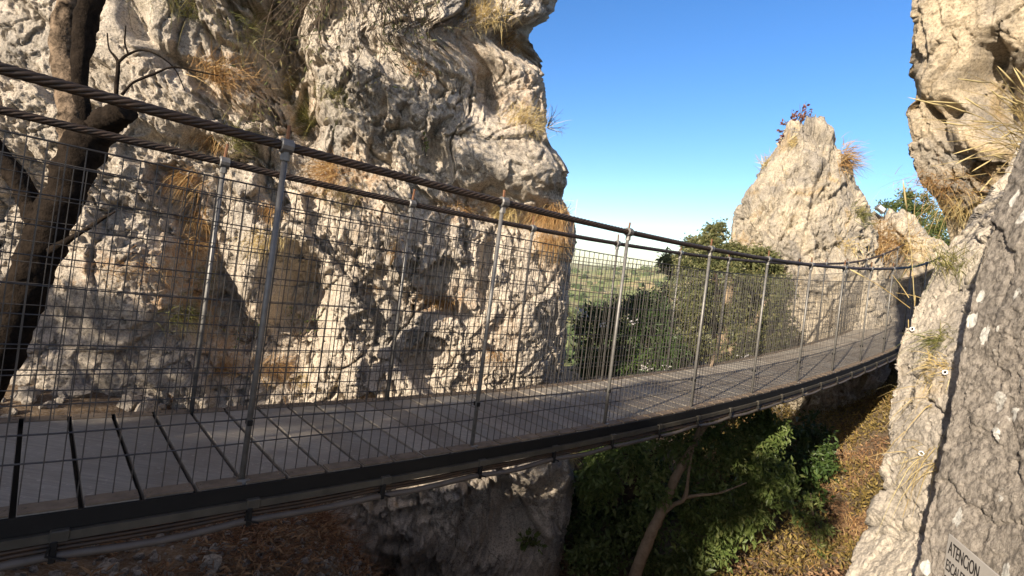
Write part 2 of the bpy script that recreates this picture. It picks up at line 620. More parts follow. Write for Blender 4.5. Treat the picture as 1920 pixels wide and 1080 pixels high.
# ------------------------------------------------------------------ CLIFF (left)
CY = 6.5
edge_px = [(1060, -330), (1050, -160), (1046, -60), (1046, 0), (1040, 34), (992, 66), (1004, 90), (1020, 115), (1026, 200), (1029, 262), (1052, 285), (1068, 320), (1066, 345), (1058, 365),
           (1068, 390), (1080, 415), (1082, 460), (1072, 500), (1068, 560), (1064, 640), (1056, 715), (1060, 780), (1074, 850), (1080, 900), (1074, 950), (1062, 1010), (1050, 1080), (1035, 1200), (1030, 1400)]
epts = np.array([at(u, v, CY) for u, v in edge_px])
# depth of the wall's face: (u, v, reach u, reach v, tilt in degrees, metres towards the camera)
CLIFF_BUMPS = [
    (150, 130, 260, 260, 0, 0.25), (955, 300, 130, 75, 15, 0.42), (730, 190, 130, 90, 25, 0.28), (860, 90, 120, 90, 40, 0.2),
    (935, 160, 30, 60, -20, -0.55), (830, 285, 28, 40, 20, -0.3), (520, 120, 55, 130, -20, -0.55),
    (560, 30, 60, 60, 0, -0.3), (420, 290, 130, 30, 12, -0.22), (600, 320, 70, 34, 15, -0.2), (230, 500, 140, 140, 20, 0.38),
    (400, 560, 45, 170, -18, -0.5), (550, 590, 58, 130, 8, -0.85), (470, 640, 40, 50, 0, -0.25), (60, 360, 80, 50, 0, -0.2), (170, 700, 220, 70, 0, 0.2),
    (560, 440, 90, 50, 0, 0.15), (960, 400, 110, 22, 10, -0.3), (1040, 440, 34, 46, 0, 0.2), (760, 480, 110, 90, 0, 0.14),
    (640, 500, 24, 60, 15, -0.2), (905, 500, 14, 60, 12, -0.22), (805, 570, 46, 16, 8, -0.2), (790, 690, 20, 40, -30, -0.2), (700, 660, 20, 40, 0, -0.18),
    (940, 610, 60, 90, 0, 0.1), (930, 870, 130, 45, -10, 0.35), (820, 900, 30, 40, 0, 0.25), (760, 1000, 200, 70, 0, 0.18), (960, 985, 90, 26, -30, -0.25), (800, 945, 60, 14, -20, -0.2),
    (280, 60, 20, 60, -30, -0.2), (340, 130, 18, 50, -35, -0.22), (640, 60, 40, 60, 0, -0.2), (590, 230, 30, 50, 30, -0.22),
]


def build_cliff():
    nz, nf, ncor, nb = 620, 900, 110, 50
    zs = np.linspace(-5.2, 6.6, nz)
    zs = np.sort(np.concatenate([np.linspace(-5.2, -3.3, 40), np.linspace(-3.28, 3.9, 540), np.linspace(3.92, 7.0, 40)]))
    nz = len(zs)
    xe = np.interp(zs, epts[::-1, 2], epts[::-1, 0])
    xe = smooth1(xe, 4)
    rc = 0.75
    t = np.linspace(0, 1, nf)
    xl = -11.0
    tx = np.where(t < 0.06, t / 0.06 * 0.28, 0.28 + (t - 0.06) / 0.94 * 0.72)      # dense where it shows
    G = np.zeros((nz, nf + ncor + nb, 3))
    for r in range(nz):
        x = xl + (xe[r] - rc - xl) * tx
        # the face: nearer to the left, leaning back a little with height
        y = CY - rc * 0.2 - 1.15 * np.clip((0.2 - x) / 6.0, 0, 1.6) + 0.05 * zs[r]
        G[r, :nf, 0] = x; G[r, :nf, 1] = y
        a = np.linspace(0, np.pi * 0.5, ncor + 1)[1:]
        y0 = y[-1]
        G[r, nf:nf + ncor, 0] = xe[r] - rc + rc * np.sin(a)
        G[r, nf:nf + ncor, 1] = y0 + rc * (1 - np.cos(a))
        b = np.linspace(0, 1, nb + 1)[1:]
        G[r, nf + ncor:, 0] = xe[r] - 2.5 * b * b
        G[r, nf + ncor:, 1] = y0 + rc + 6.0 * b
        G[r, :, 2] = zs[r]
    sh = G.shape
    P = G.reshape(-1, 3)
    nrm = grid_normals(G).reshape(-1, 3)
    u, v = project(P)
    d = np.zeros(len(P))
    facing = np.clip(np.abs(nrm[:, 1]) * 1.4 - 0.25, 0, 1)
    wu = u + 26 * fbm(P * 1.7, 3, 300); wv = v + 26 * fbm(P * 1.7, 3, 301)
    for (bu, bv, ru, rv, an, am) in CLIFF_BUMPS:
        ca, sa = math.cos(math.radians(an)), math.sin(math.radians(an))
        du, dv = wu - bu, wv - bv
        q = ((du * ca + dv * sa) / ru) ** 2 + ((-du * sa + dv * ca) / rv) ** 2
        d += am * facing * np.exp(-q ** 1.4)
    rel = rock_relief(P, 11, 0.22, 0.19, 0.085, 0.032, 1.0, (1, 1, 0.95), 0.12, 0.016)
    # calmer near the outer corner so the outline keeps its place
    col = np.tile(np.arange(sh[1]), sh[0])
    calm = np.where((col > nf - 30) & (col < nf + ncor + 10), 0.55, 1.0)
    smooth_left = 1 - 0.55 * np.exp(-(((u - 140) / 230) ** 2 + ((v - 120) / 200) ** 2) ** 1.5) - 0.72 * np.exp(-(((u - 190) / 190) ** 2 + ((v - 600) / 150) ** 2) ** 1.5)
    d = d + rel * calm * smooth_left
    P = P - nrm * 0 + nrm * d[:, None] * (-1 if nrm[len(nrm) // 3, 1] > 0 else 1)
    wcol = np.clip((col - (nf - 260)) / 200.0, 0, 1)
    for _ in range(2):
        P = fix_outline(P, right=[(b_, a_) for a_, b_ in edge_px], wfun=wcol, sm=2, bin_px=10)
    G = P.reshape(sh)
    note_surface(G)
    # rust-ochre and grey weathering with their own patchy outlines
    st = np.zeros(len(P)); gy_ = np.zeros(len(P))
    wu = u + 60 * fbm(P * 2.4, 4, 320); wv = v + 60 * fbm(P * 2.4, 4, 321)
    for (bu, bv, ru, rv, am) in [(350, 520, 45, 120, 1), (395, 640, 40, 60, .8), (330, 340, 50, 30, .7), (1040, 440, 40, 60, 1), (860, 385, 50, 26, 1), (640, 330, 80, 30, .8), (985, 190, 40, 90, .55),
                                 (520, 620, 70, 90, .25), (820, 565, 60, 20, .9), (720, 420, 60, 26, .6), (900, 90, 50, 40, .5), (440, 150, 60, 40, .8), (230, 510, 60, 14, .8), (545, 200, 40, 60, .6), (940, 620, 40, 40, .5)]:
        st = np.maximum(st, am * np.clip(1.5 - np.sqrt(((wu - bu) / ru) ** 2 + ((wv - bv) / rv) ** 2), 0, 1))
    for (bu, bv, ru, rv, am) in [(950, 300, 110, 60, .9), (850, 210, 90, 70, .8), (760, 290, 80, 40, .6), (180, 690, 220, 70, .7), (240, 470, 90, 60, .4), (660, 150, 50, 50, .6), (920, 160, 40, 60, .7), (1020, 620, 60, 90, .7)]:
        gy_ = np.maximum(gy_, am * np.clip(1.5 - np.sqrt(((wu - bu) / ru) ** 2 + ((wv - bv) / rv) ** 2), 0, 1))
    STAINS = (st, gy_)
    me = mesh_from('cliff', P, grid_faces(sh[0], sh[1]), M['cliff'], True)
    for nm, arr in zip(('ochre', 'grey'), STAINS):
        me.attributes.new(nm, 'FLOAT', 'POINT').data.foreach_set('value', arr.astype(np.float32))
    o = link('cliff', me)
    tag(o, 'tall pale limestone cliff with ochre hollows and dry grass behind the bridge', None, None, 'structure')
    return o


def closed_rock(name, rows, mat, seed, nth=420, nz=420, relief=dict(), bumps=(), smoothk=3, boxy=2.6, profile=None, yscale=None):
    """rows: (v, uL, uR or None, depth Y, width m or None, depth radius m), traced down the left outline of a rock.
    Each row is an ellipse-like ring standing at its own depth."""
    L = []
    for (v, uL, uR, Y, wd, br) in rows:
        p = at(uL, v, Y)
        if wd is None:
            q = at(uR, v, Y)
            wd = math.hypot(q[0] - p[0], 0)
        L.append((p[2], p[0], Y, wd * 0.5, br))
    zz = np.array([l[0] for l in L])
    zs = np.linspace(zz.min(), zz.max(), nz)
    X, Y, A, B = (smooth1(c, smoothk) for c in lerp_rows(L, zs))
    th = np.linspace(0, 2 * np.pi, nth, endpoint=False)
    ce, se = np.cos(th), np.sin(th)
    k = 2.0 / boxy
    ex = np.sign(ce) * np.abs(ce) ** k; ey = np.sign(se) * np.abs(se) ** k
    if profile is not None:      # plan outline (right, away) in metres, starting at the traced edge and running along the front
        pr = np.array(profile + [profile[0]], dtype=float)
        seg = np.linalg.norm(np.diff(pr, axis=0), axis=1)
        nfr = int(np.argmax(pr[:, 0]))
        t_ = np.concatenate([[0], np.cumsum(seg)])
        q_ = np.concatenate([np.linspace(0, t_[nfr], int(nth * 0.72), endpoint=False), np.linspace(t_[nfr], t_[-1], nth - int(nth * 0.72), endpoint=False)])
        pr = np.stack([np.interp(q_, t_, pr[:, 0]), np.interp(q_, t_, pr[:, 1])], 1)
        for _ in range(6):
            pr = 0.5 * pr + 0.25 * (np.roll(pr, 1, 0) + np.roll(pr, -1, 0))
        pr[:, 0] -= pr[:, 0].min()
    G = np.zeros((nz, nth, 3))
    for r in range(nz):
        s = np.array([X[r], Y[r]])
        w = s / np.linalg.norm(s)               # horizontal sight line
        rt = np.array([w[1], -w[0]])
        c = s + rt * A[r]
        if profile is not None:
            pts = s[None, :] + (rt[None, :] * pr[:, :1] + w[None, :] * pr[:, 1:]) * (B[r] if yscale else 1.0)
        else: pts = c[None, :] - rt[None, :] * (A[r] * ex)[:, None] - w[None, :] * (B[r] * ey)[:, None]
        G[r, :, :2] = pts; G[r, :, 2] = zs[r]
    nrm = grid_normals(G, True)
    ctr = G.mean(axis=1, keepdims=True)
    if ((G - ctr) * nrm).sum() < 0:
        nrm = -nrm
    P = G.reshape(-1, 3); nn = nrm.reshape(-1, 3)
    d = rock_relief(P, seed, **relief)
    if len(bumps):
        u, v = project(P)
        front = ((P - ctr.repeat(nth, 1).reshape(-1, 3))[:, 1] < 0)
        wu = u + 10 * fbm(P * 2.2, 3, 310); wv = v + 10 * fbm(P * 2.2, 3, 311)
        for (bu, bv, ru, rv, an, am) in bumps:
            ca, sa = math.cos(math.radians(an)), math.sin(math.radians(an))
            du, dv = wu - bu, wv - bv
            q = ((du * ca + dv * sa) / ru) ** 2 + ((-du * sa + dv * ca) / rv) ** 2
            d += am * np.exp(-q ** 1.4)
    P = P + nn * d[:, None]
    for _ in range(2):
        P = fix_outline(P, left=[(r[0], r[1]) for r in rows], right=[(r[0], r[2]) for r in rows] if rows[0][2] is not None else None)
    G = P.reshape(nz, nth, 3)
    note_surface(G, False)
    V = np.vstack([P, G[0].mean(axis=0)[None], G[-1].mean(axis=0)[None]])
    F = grid_faces(nz, nth, True)
    kk = np.arange(nth); k2 = (kk + 1) % nth
    T = np.vstack([np.stack([np.full(nth, nz * nth), k2, kk], -1), np.stack([np.full(nth, nz * nth + 1), (nz - 1) * nth + kk, (nz - 1) * nth + k2], -1)])
    org = np.array([X.mean() + A.mean(), Y.mean(), zs[0]])
    me = mesh_from(name, V - org, [F, T], mat, True)
    return link(name, me, None, org)


cliff = build_cliff()

PY = 13.0
pin_rows = [(249, 1482, 1546, PY, None, 0.3), (254, 1472, 1556, PY, None, 0.5), (262, 1460, 1568, PY, None, 0.65), (278, 1448, 1579, PY, None, 0.8), (300, 1436, 1590, PY, None, 0.95), (335, 1410, 1607, PY, None, 1.1),
            (370, 1384, 1626, PY, None, 1.25), (400, 1374, 1637, PY, None, 1.35), (440, 1366, 1645, PY, None, 1.45), (520, 1362, 1660, PY, None, 1.6), (620, 1370, 1672, PY, None, 1.7), (700, 1400, 1668, PY, None, 1.7),
            (740, 1420, 1650, PY, None, 1.5), (790, 1430, 1610, PY, None, 1.3), (900, 1420, 1590, PY, None, 1.3), (1000, 1410, 1590, PY, None, 1.3)]
pin = closed_rock('rock_pinnacle', pin_rows, M['pinnacle'], 31, 620, 460, dict(big=0.14, f1=0.17, f2=0.105, f3=0.038, size=1.6, stretch=(1.1, 1.1, 0.9), pits=0.10, grain=0.02),
                  [(1545, 440, 5, 80, 12, -0.14), (1604, 300, 12, 70, 14, -0.15), (1480, 300, 90, 40, 0, 0.12), (1500, 240, 50, 22, 0, 0.12), (1420, 430, 60, 8, -40, -0.16), (1572, 330, 8, 60, 14, -0.12), (1470, 470, 60, 90, 0, 0.12)])
tag(pin, 'pointed pale limestone pinnacle with a reddish shrub on its tip beyond the bridge', 'rock')

sh_rows = [(402, 1640, 1690, 14.2, None, 0.3), (428, 1618, 1735, 14.2, None, 0.9), (470, 1608, 1790, 14.6, None, 1.3), (560, 1618, 1860, 14.6, None, 1.6), (680, 1600, 1900, 14.6, None, 1.8), (820, 1570, 1920, 14.6, None, 2.0)]
shoulder = closed_rock('rock_slope', sh_rows, M['pinnacle'], 37, 300, 220, dict(big=0.4, f1=0.2, f2=0.1, f3=0.03, size=1.3))
tag(shoulder, 'rocky slope with ochre patches rising behind the far bridge end', None, None, 'structure')

b_rows = [(393, 1664, 1678, 14.0, None, 0.1), (398, 1655, 1684, 14.0, None, 0.2), (412, 1650, 1689, 14.0, None, 0.28), (425, 1652, 1688, 14.0, None, 0.26), (436, 1660, 1682, 14.0, None, 0.15)]
bo = closed_rock('boulder', b_rows, M['pinnacle'], 39, 90, 70, dict(big=0.08, f1=0.05, f2=0.03, f3=0.01, size=0.7), boxy=2.0)
tag(bo, 'small rounded pale boulder perched on the slope beside the pinnacle', 'boulder')

tow_rows = [(-420, 1730, None, 4.6, 3.2, 1.3), (-200, 1720, None, 4.6, 3.2, 1.3), (-60, 1712, None, 4.6, 3.2, 1.3), (40, 1707, None, 4.6, 3.2, 1.3), (140, 1707, None, 4.6, 3.1, 1.25), (190, 1704, None, 4.6, 3.0, 1.2), (250, 1700, None, 4.6, 2.9, 1.15), (300, 1704, None, 4.6, 2.8, 1.1),
            (335, 1716, None, 4.6, 2.7, 1.0), (365, 1735, None, 4.6, 2.5, 0.9), (395, 1757, None, 4.65, 2.4, 0.9), (420, 1772, None, 4.7, 2.3, 0.85), (450, 1778, None, 4.7, 2.3, 0.85), (520, 1786, None, 4.7, 2.3, 0.85), (640, 1800, None, 4.7, 2.3, 0.85)]
tow = closed_rock('overhanging_rock', tow_rows, M['tower'], 53, 560, 420, dict(big=0.09, f1=0.08, f2=0.045, f3=0.018, size=0.8, stretch=(1, 1, 0.7), pits=0.035),
                  [(1840, 110, 26, 60, 20, -0.35), (1850, 60, 30, 30, 0, 0.12), (1880, 180, 40, 70, 0, -0.4), (1715, 170, 20, 26, -20, -0.2), (1760, 215, 10, 40, -20, -0.25), (1790, 205, 24, 20, 0, -0.25), (1850, 260, 60, 40, 20, 0.2), (1770, 120, 40, 60, 0, 0.08)],
                  profile=[(0, 0), (0.5, -0.22), (1.2, -0.45), (2.4, -0.5), (3.6, 0.2), (3.4, 1.6), (1.2, 1.5), (0.25, 0.7)], yscale=True)
tag(tow, 'overhanging block of grey and ochre rock with dry grass hanging in front of it', 'rock')

led_rows = [(270, 1905, None, 4.3, 1.2, 0.3), (330, 1868, None, 4.25, 1.6, 0.5), (385, 1826, None, 4.2, 1.9, 0.7), (440, 1786, None, 4.15, 2.1, 0.8), (490, 1752, None, 4.1, 2.2, 0.9), (540, 1728, None, 4.05, 2.3, 1.0), (600, 1700, None, 4.0, 2.4, 1.1), (640, 1684, None, 3.95, 2.4, 1.15), (700, 1675, None, 3.9, 2.4, 1.2),
            (780, 1667, None, 3.8, 2.4, 1.2), (850, 1656, None, 3.7, 2.4, 1.2), (900, 1646, None, 3.6, 2.4, 1.2), (960, 1626, None, 3.5, 2.4, 1.2), (1010, 1606, None, 3.4, 2.4, 1.2), (1060, 1588, None, 3.3, 2.5, 1.2), (1130, 1570, None, 3.2, 2.5, 1.2), (1300, 1540, None, 3.1, 2.6, 1.2), (1600, 1500, None, 3.0, 2.8, 1.3)]
led_rows = [(v, u, r, y * 0.78, w, b) for (v, u, r, y, w, b) in led_rows]
led = closed_rock('rock_ledge', led_rows, M['ledge'], 61, 640, 520, dict(big=0.10, f1=0.06, f2=0.026, f3=0.012, size=0.9, stretch=(1, 1, 0.7), pits=0.02),
                  profile=[(0, 0), (0.13, -0.26), (0.32, -0.62), (0.9, -0.95), (1.8, -0.5), (1.8, 0.8), (0.7, 0.9), (0.2, 0.4)])
tag(led, 'sunlit pale limestone ledge sloping down beside the bridge end', None, None, 'structure')

fg_rows = [(150, 1970, None, 1.75, 1.5, 0.45), (230, 1926, None, 1.75, 1.7, 0.55), (300, 1900, None, 1.74, 1.8, 0.6), (350, 1880, None, 1.73, 1.8, 0.62), (400, 1859, None, 1.72, 1.8, 0.65), (450, 1846, None, 1.71, 1.8, 0.66), (500, 1833, None, 1.7, 1.8, 0.68), (560, 1819, None, 1.68, 1.8, 0.7), (620, 1806, None, 1.66, 1.8, 0.7), (680, 1797, None, 1.64, 1.8, 0.7),
           (740, 1787, None, 1.62, 1.8, 0.7), (800, 1775, None, 1.6, 1.8, 0.7), (860, 1761, None, 1.58, 1.8, 0.7), (920, 1748, None, 1.56, 1.8, 0.7), (980, 1735, None, 1.54, 1.8, 0.7), (1040, 1722, None, 1.52, 1.8, 0.7), (1100, 1705, None, 1.5, 1.9, 0.7), (1250, 1680, None, 1.48, 2.0, 0.72), (1500, 1660, None, 1.45, 2.0, 0.75)]
fg_rows = [(v, u, r, y + 0.55, 2.3, 0.95 * min(1, b / 0.66)) for (v, u, r, y, w, b) in fg_rows]
fg = closed_rock('grey_boulder', fg_rows, M['dark_rock'], 71, 640, 560, dict(big=0.045, f1=0.012, f2=0.0055, f3=0.005, size=0.4, stretch=(1, 1, 0.6), pits=0.004, grain=0.009),
                 profile=[(0, 0), (0.17, -0.19), (0.48, -0.6), (1.04, -1.1), (1.84, -1.5), (2.7, -0.7), (2.4, 0.4), (0.9, 0.35), (0.25, 0.13)])
tag(fg, 'large dark grey rock with white flecks carrying a lettered sign', 'rock')

_bv = []
for V_, f_ in SURF:
    _bv.append(BVHTree.FromPolygons(V_.tolist(), f_.tolist()))


def hit(u, v, only=None):
    """the rock surface met on the sight line of (u, v): point, normal"""
    r = Vector(ray(u, v)).normalized()
    best = None
    for k, b in enumerate(_bv):
        if only is not None and k not in only: continue
        p, n, i, d = b.ray_cast(Vector((0, 0, 0)), r)
        if p is not None and (best is None or d < best[2]):
            if n.dot(r) > 0: n = -n
            best = (np.array(p), np.array(n), d)
    return best


# ------------------------------------------------------------------ GROUND
HV = np.array([0.608, 0.794]); EV = np.array([-0.794, 0.608])
G_PTS = []
for (u, v, y) in [(0, 1075, 2.7), (200, 1065, 3.1), (60, 1000, 3.6), (600, 1075, 3.8), (600, 965, 4.9), (340, 1000, 4.0), (880, 1190, 5.9), (720, 1135, 5.8), (1010, 1190, 6.0), (1100, 1110, 6.4), (640, 1010, 5.6), (1300, 1078, 6.5), (1500, 1078, 6.4),
                  (1420, 1000, 7.2), (1560, 960, 8.0), (1600, 860, 9.4), (1640, 730, 11.4), (1150, 770, 10.0), (1300, 760, 11.0), (1450, 800, 11.0), (1240, 720, 13.0), (1090, 730, 9.0)]:
    G_PTS.append(tuple(at(u, v, y)))
G_PTS += [(-4.0, 4.8, -1.85), (-6, 5, -1.7), (-3.3, 5.6, -2.05), (-9, 4, -1.4), (-4.5, 8, -1.8), (0.4, 8, -4.0), (-8, 9, -1.2),
          (-2.4, 1.2, -1.9), (-1.2, 0.8, -2.3), (0.2, 0.4, -1.62), (0.3, 1.0, -1.75), (0.2, 1.9, -3.2), (0.8, 3.0, -3.6), (1.6, 4.2, -3.8), (0.6, -1, -1.6), (2.5, -1, -1.5), (3.0, 2.5, -1.5), (5, 4, -1.0),
          (0, -4, -1.7), (3, -5, -1.6), (6, -2, -1.0), (4.6, 6.0, -3.0), (8, 8, -0.6), (11.2, 12.6, -0.7), (13, 12, 0.2), (9, 16, -1.2), (5, 17, -3.5), (1, 16, -5)]
for (e, h, z) in [(2.0, -6.5, 1.95), (2.9, -6.3, 1.9), (5, -6.5, 1.3), (9, -6.5, 1.5), (12, -4, 1.2), (3.1, -3.9, -0.75), (6.5, -3.0, -0.9), (1.2, -6, 0.3), (0.2, -6.2, -1.3), (3, -9, 1.8), (8, -10, 2.0), (9.5, -1.5, -0.9)]:
    p = EV * e + HV * h
    G_PTS.append((p[0], p[1], z))
G_PTS = np.array(G_PTS)
_D = np.linalg.norm(G_PTS[:, None, :2] - G_PTS[None, :, :2], axis=2)
_A = np.block([[np.sqrt(_D ** 2 + 0.25), np.ones((len(G_PTS), 1))], [np.ones((1, len(G_PTS))), np.zeros((1, 1))]])
_A[:len(G_PTS), :len(G_PTS)] -= 0.05 * np.eye(len(G_PTS))
_W = np.linalg.solve(_A, np.append(G_PTS[:, 2], 0))


def ground_z(x, y):
    x = np.asarray(x, dtype=float); y = np.asarray(y, dtype=float)
    sh = x.shape
    x, y = x.ravel(), y.ravel()
    z = np.full(len(x), _W[-1])
    for k in range(len(G_PTS)):
        z += _W[k] * np.sqrt((x - G_PTS[k, 0]) ** 2 + (y - G_PTS[k, 1]) ** 2 + 0.25)
    P = np.stack([x, y, np.zeros_like(x)], 1)
    z += 0.10 * fbm(P * 1.1, 4, 401) + 0.03 * fbm(P * 6, 3, 402)
    dist = np.hypot(x - 2, y - 5)
    far = -45 + 5 * fbm(P / 260, 3, 403) + 1.5 * fbm(P / 60, 3, 404)
    far += 75 * np.exp(-(((x - 620) / 330) ** 2 + ((y - 1350) / 420) ** 2)) + 26 * np.exp(-(((x - 330) / 120) ** 2 + ((y - 900) / 260) ** 2))
    far += 60 * np.exp(-((y - 3600) / 500) ** 2) * np.clip(0.2 + fbm(P / 900, 3, 405), 0, 1)
    behind = -2 + 2 * fbm(P / 20, 3, 406)
    wb = np.clip((6 - y) / 10, 0, 1)
    t = np.clip((dist - 15) / 110, 0, 1)
    t = t ** 0.7
    farz = behind * wb + far * (1 - wb)
    near_z = np.clip(z, -9, 4)
    z = near_z * (1 - t) + farz * t
    return z.reshape(sh)


gm, nt, b = new_mat('soil_and_fields')
v = mapping(nt, (1, 1, 1))
soil = mixc(nt, ramp(nt, noise_n(nt, v, 3, 8, 0.7), [(0.35, 0.0), (0.65, 1.0)]), (0.105, 0.07, 0.043), (0.20, 0.14, 0.085))
soil = mixc(nt, ramp(nt, noise_n(nt, v, 40, 5, 0.7), [(0.45, 0.0), (0.62, 0.8)]), soil, (0.26, 0.21, 0.16))
fields = N(nt, 'TexVoronoi'); fields.inputs['Scale'].default_value = 0.016
nt.links.new(v, fields.inputs['Vector'])
fcol = ramp(nt, fields.outputs['Color'], [(0.0, (0.22, 0.25, 0.08)), (0.35, (0.32, 0.33, 0.12)), (0.5, (0.50, 0.36, 0.19)), (0.7, (0.28, 0.30, 0.11)), (0.85, (0.52, 0.40, 0.22)), (1.0, (0.42, 0.37, 0.17))])
fcol = mixc(nt, ramp(nt, noise_n(nt, v, 0.035, 8, 0.7), [(0.4, 0.0), (0.6, 0.85)]), fcol, (0.19, 0.21, 0.075))
geo = N(nt, 'NewGeometry')
sep = N(nt, 'SeparateXYZ'); nt.links.new(geo.outputs['Position'], sep.inputs[0])
mr = N(nt, 'MapRange'); mr.inputs['From Min'].default_value = 18; mr.inputs['From Max'].default_value = 45
nt.links.new(sep.outputs[1], mr.inputs[0])
nt.links.new(mixc(nt, mr.outputs[0], soil, fcol), b.inputs['Base Color'])
b.inputs['Roughness'].default_value = 1.0
b.inputs['Specular IOR Level'].default_value = 0.1
bump(nt, b, noise_n(nt, v, 22, 8, 0.75), 1.0, 0.03)

s = np.linspace(-1, 1, 560)
gx = 0.5 + 5000 * np.sinh(9.4 * s) / math.sinh(9.4)
gy = 5.0 + 5000 * np.sinh(9.4 * s) / math.sinh(9.4)
GX, GY = np.meshgrid(gx, gy)
GZ = ground_z(GX, GY)
gro = link('ground', mesh_from('ground', np.stack([GX, GY, GZ], -1).reshape(-1, 3), grid_faces(560, 560), gm, True))
tag(gro, 'brown gorge floor falling away to hazy green fields', None, None, 'structure')

# ------------------------------------------------------------------ BRIDGE
STEP = 1.222
BD = np.array([0.649, 0.584, 0]); BD /= np.linalg.norm(BD)
BN = np.array([-BD[1], BD[0], 0])
BO = np.array([-0.754 * 1.4, 1.5345 * 1.4, 0])
UP = np.array([0, 0, 1.0])
K0, K1 = -4, 13


def deck_z(k):
    k = np.asarray(k, dtype=float)
    return -1.233 + 0.0100 * (k - 4.3) ** 2 + 0.018 * np.clip(k - 8.6, 0, 9) ** 2


def frame_at(k):
    sl = (2 * 0.0100 * (k - 4.3) + 0.036 * max(0.0, k - 8.6)) / STEP
    t = BD + UP * sl
    t /= np.linalg.norm(t)
    return t, np.cross(BN, -t) if np.cross(BN, -t)[2] > 0 else np.cross(BN, t)


def bp(k, n, h):
    t, nn = frame_at(k)
    return BO + BD * (k * STEP) + BN * n + UP * float(deck_z(k)) + nn * h


M['plank'] = simple_mat('weathered_deck_board', (0.28, 0.24, 0.20), 0.75, 0.0, 0.5, 9, 0.002)
m_, nt, b = new_mat('worn_deck_plank')
v = mapping(nt, (1.2, 26, 1.2), (0, 0, -0.733))
g_ = noise_n(nt, v, 3.0, 8, 0.7)
v2 = mapping(nt, (1, 1, 1))
c = mixc(nt, ramp(nt, g_, [(0.3, 0.0), (0.7, 1.0)]), (0.165, 0.146, 0.118), (0.29, 0.257, 0.207))
c = mixc(nt, ramp(nt, noise_n(nt, v2, 2.3, 7, 0.68), [(0.42, 0.0), (0.62, 0.75)]), c, (0.17, 0.135, 0.10))
c = mixc(nt, ramp(nt, noise_n(nt, v2, 38, 5, 0.7), [(0.58, 0.0), (0.70, 0.6)]), c, (0.40, 0.35, 0.29))
oi = N(nt, 'ObjectInfo')
c = mixc(nt, 1.0, c, ramp(nt, oi.outputs['Random'], [(0.0, 0.8), (1.0, 1.14)]), 'MULTIPLY')
nt.links.new(c, b.inputs['Base Color']); b.inputs['Roughness'].default_value = 0.8
bump(nt, b, g_, 0.5, 0.004)
M['plank'] = m_
M['strip'] = simple_mat('worn_brown_edge', (0.165, 0.12, 0.08), 0.8, 0.0, 0.45, 14, 0.002)
M['steel'] = simple_mat('galvanised_steel', (0.19, 0.18, 0.165), 0.5, 0.4, 0.35, 26)
M['wire'] = simple_mat('mesh_wire', (0.095, 0.085, 0.075), 0.55, 0.5, 0.3, 20)
M['dark_steel'] = simple_mat('dark_channel', (0.008, 0.007, 0.006), 0.7, 0.3, 0.4, 12)
M['rope'] = simple_mat('greased_wire_rope', (0.045, 0.035, 0.027), 0.55, 0.4, 0.45, 18, 0.001, (0.075, 0.045, 0.027))
M['rust'] = simple_mat('rusty_rod', (0.21, 0.10, 0.05), 0.8, 0.3, 0.4, 40)
M['conduit'] = simple_mat('pale_conduit', (0.10, 0.082, 0.066), 0.6, 0.0, 0.3, 8)

bridge = empty('suspension_footbridge', bp(0, 0.5, 0), 'narrow suspension footbridge with wire mesh sides and a grey plank deck crossing the gorge', 'footbridge')
BORG = np.array(bridge.location)


def bpart(mb, name, mat, parent=bridge, smooth=False):
    o = mb.build(name, mat, parent, smooth, BORG)
    return o


PL = STEP / 7.0
rest = MB()
strips = [MB(), MB()]
for i in range(int((K1 - K0) * 7)):
    k = K0 + (i + 0.5) / 7.0
    t, nn = frame_at(k)
    off = random.uniform(-0.0015, 0.0015)
    c = bp(k, 0.5 + random.uniform(-.003, .003), -0.016 + off)
    mb = rest if k < -1.3 else MB()
    mb.box(c, t, BN, nn, PL / 2 - 0.0085, 0.542, 0.016, 0.003)
    if k >= -1.3:
        pk = bpart(mb, 'deck_plank', M['plank'])
        bt = MB(); bt.box(bp(k + 0.5 / 7, 0.5, -0.044), t, BN, nn, 0.03, 0.535, 0.008)
        bpart(bt, 'gap_shade_strip', M['dark_steel'], pk)  # added dark strip under the joint, stands in for shade in the gap
    for side in (0, 1):
        nc = -0.008 if side == 0 else 1.008
        strips[side].box(bp(k, nc, 0.003 + off), t, BN, nn, PL / 2 - 0.0095, 0.036, 0.004, 0.001)
        for s_ in (-0.35, 0.35):
            pts = [bp(k + s_ / 7, nc, h) for h in (0.004, 0.0105)]
            strips[side].tube(pts, [0.009, 0.007], 8)
o = bpart(rest, 'deck_planks', M['plank']); o['kind'] = 'stuff'
for q in strips: bpart(q, 'edge_strip', M['strip'])


def sweep(mb, n, h, hn, hh, k0=K0, k1=K1, ds=0.1):
    ks = np.arange(k0, k1 + 1e-6, ds)
    V = []
    for k in ks:
        for a, b_ in ((-1, -1), (1, -1), (1, 1), (-1, 1)):
            V.append(bp(k, n + a * hn, h + b_ * hh))
    m = len(ks)
    i = np.arange(m - 1)[:, None] * 4; j = np.arange(4)[None, :]; j2 = (j + 1) % 4
    mb.add(V, np.stack([i + j, i + j2, i + 4 + j2, i + 4 + j], -1).reshape(-1, 4))


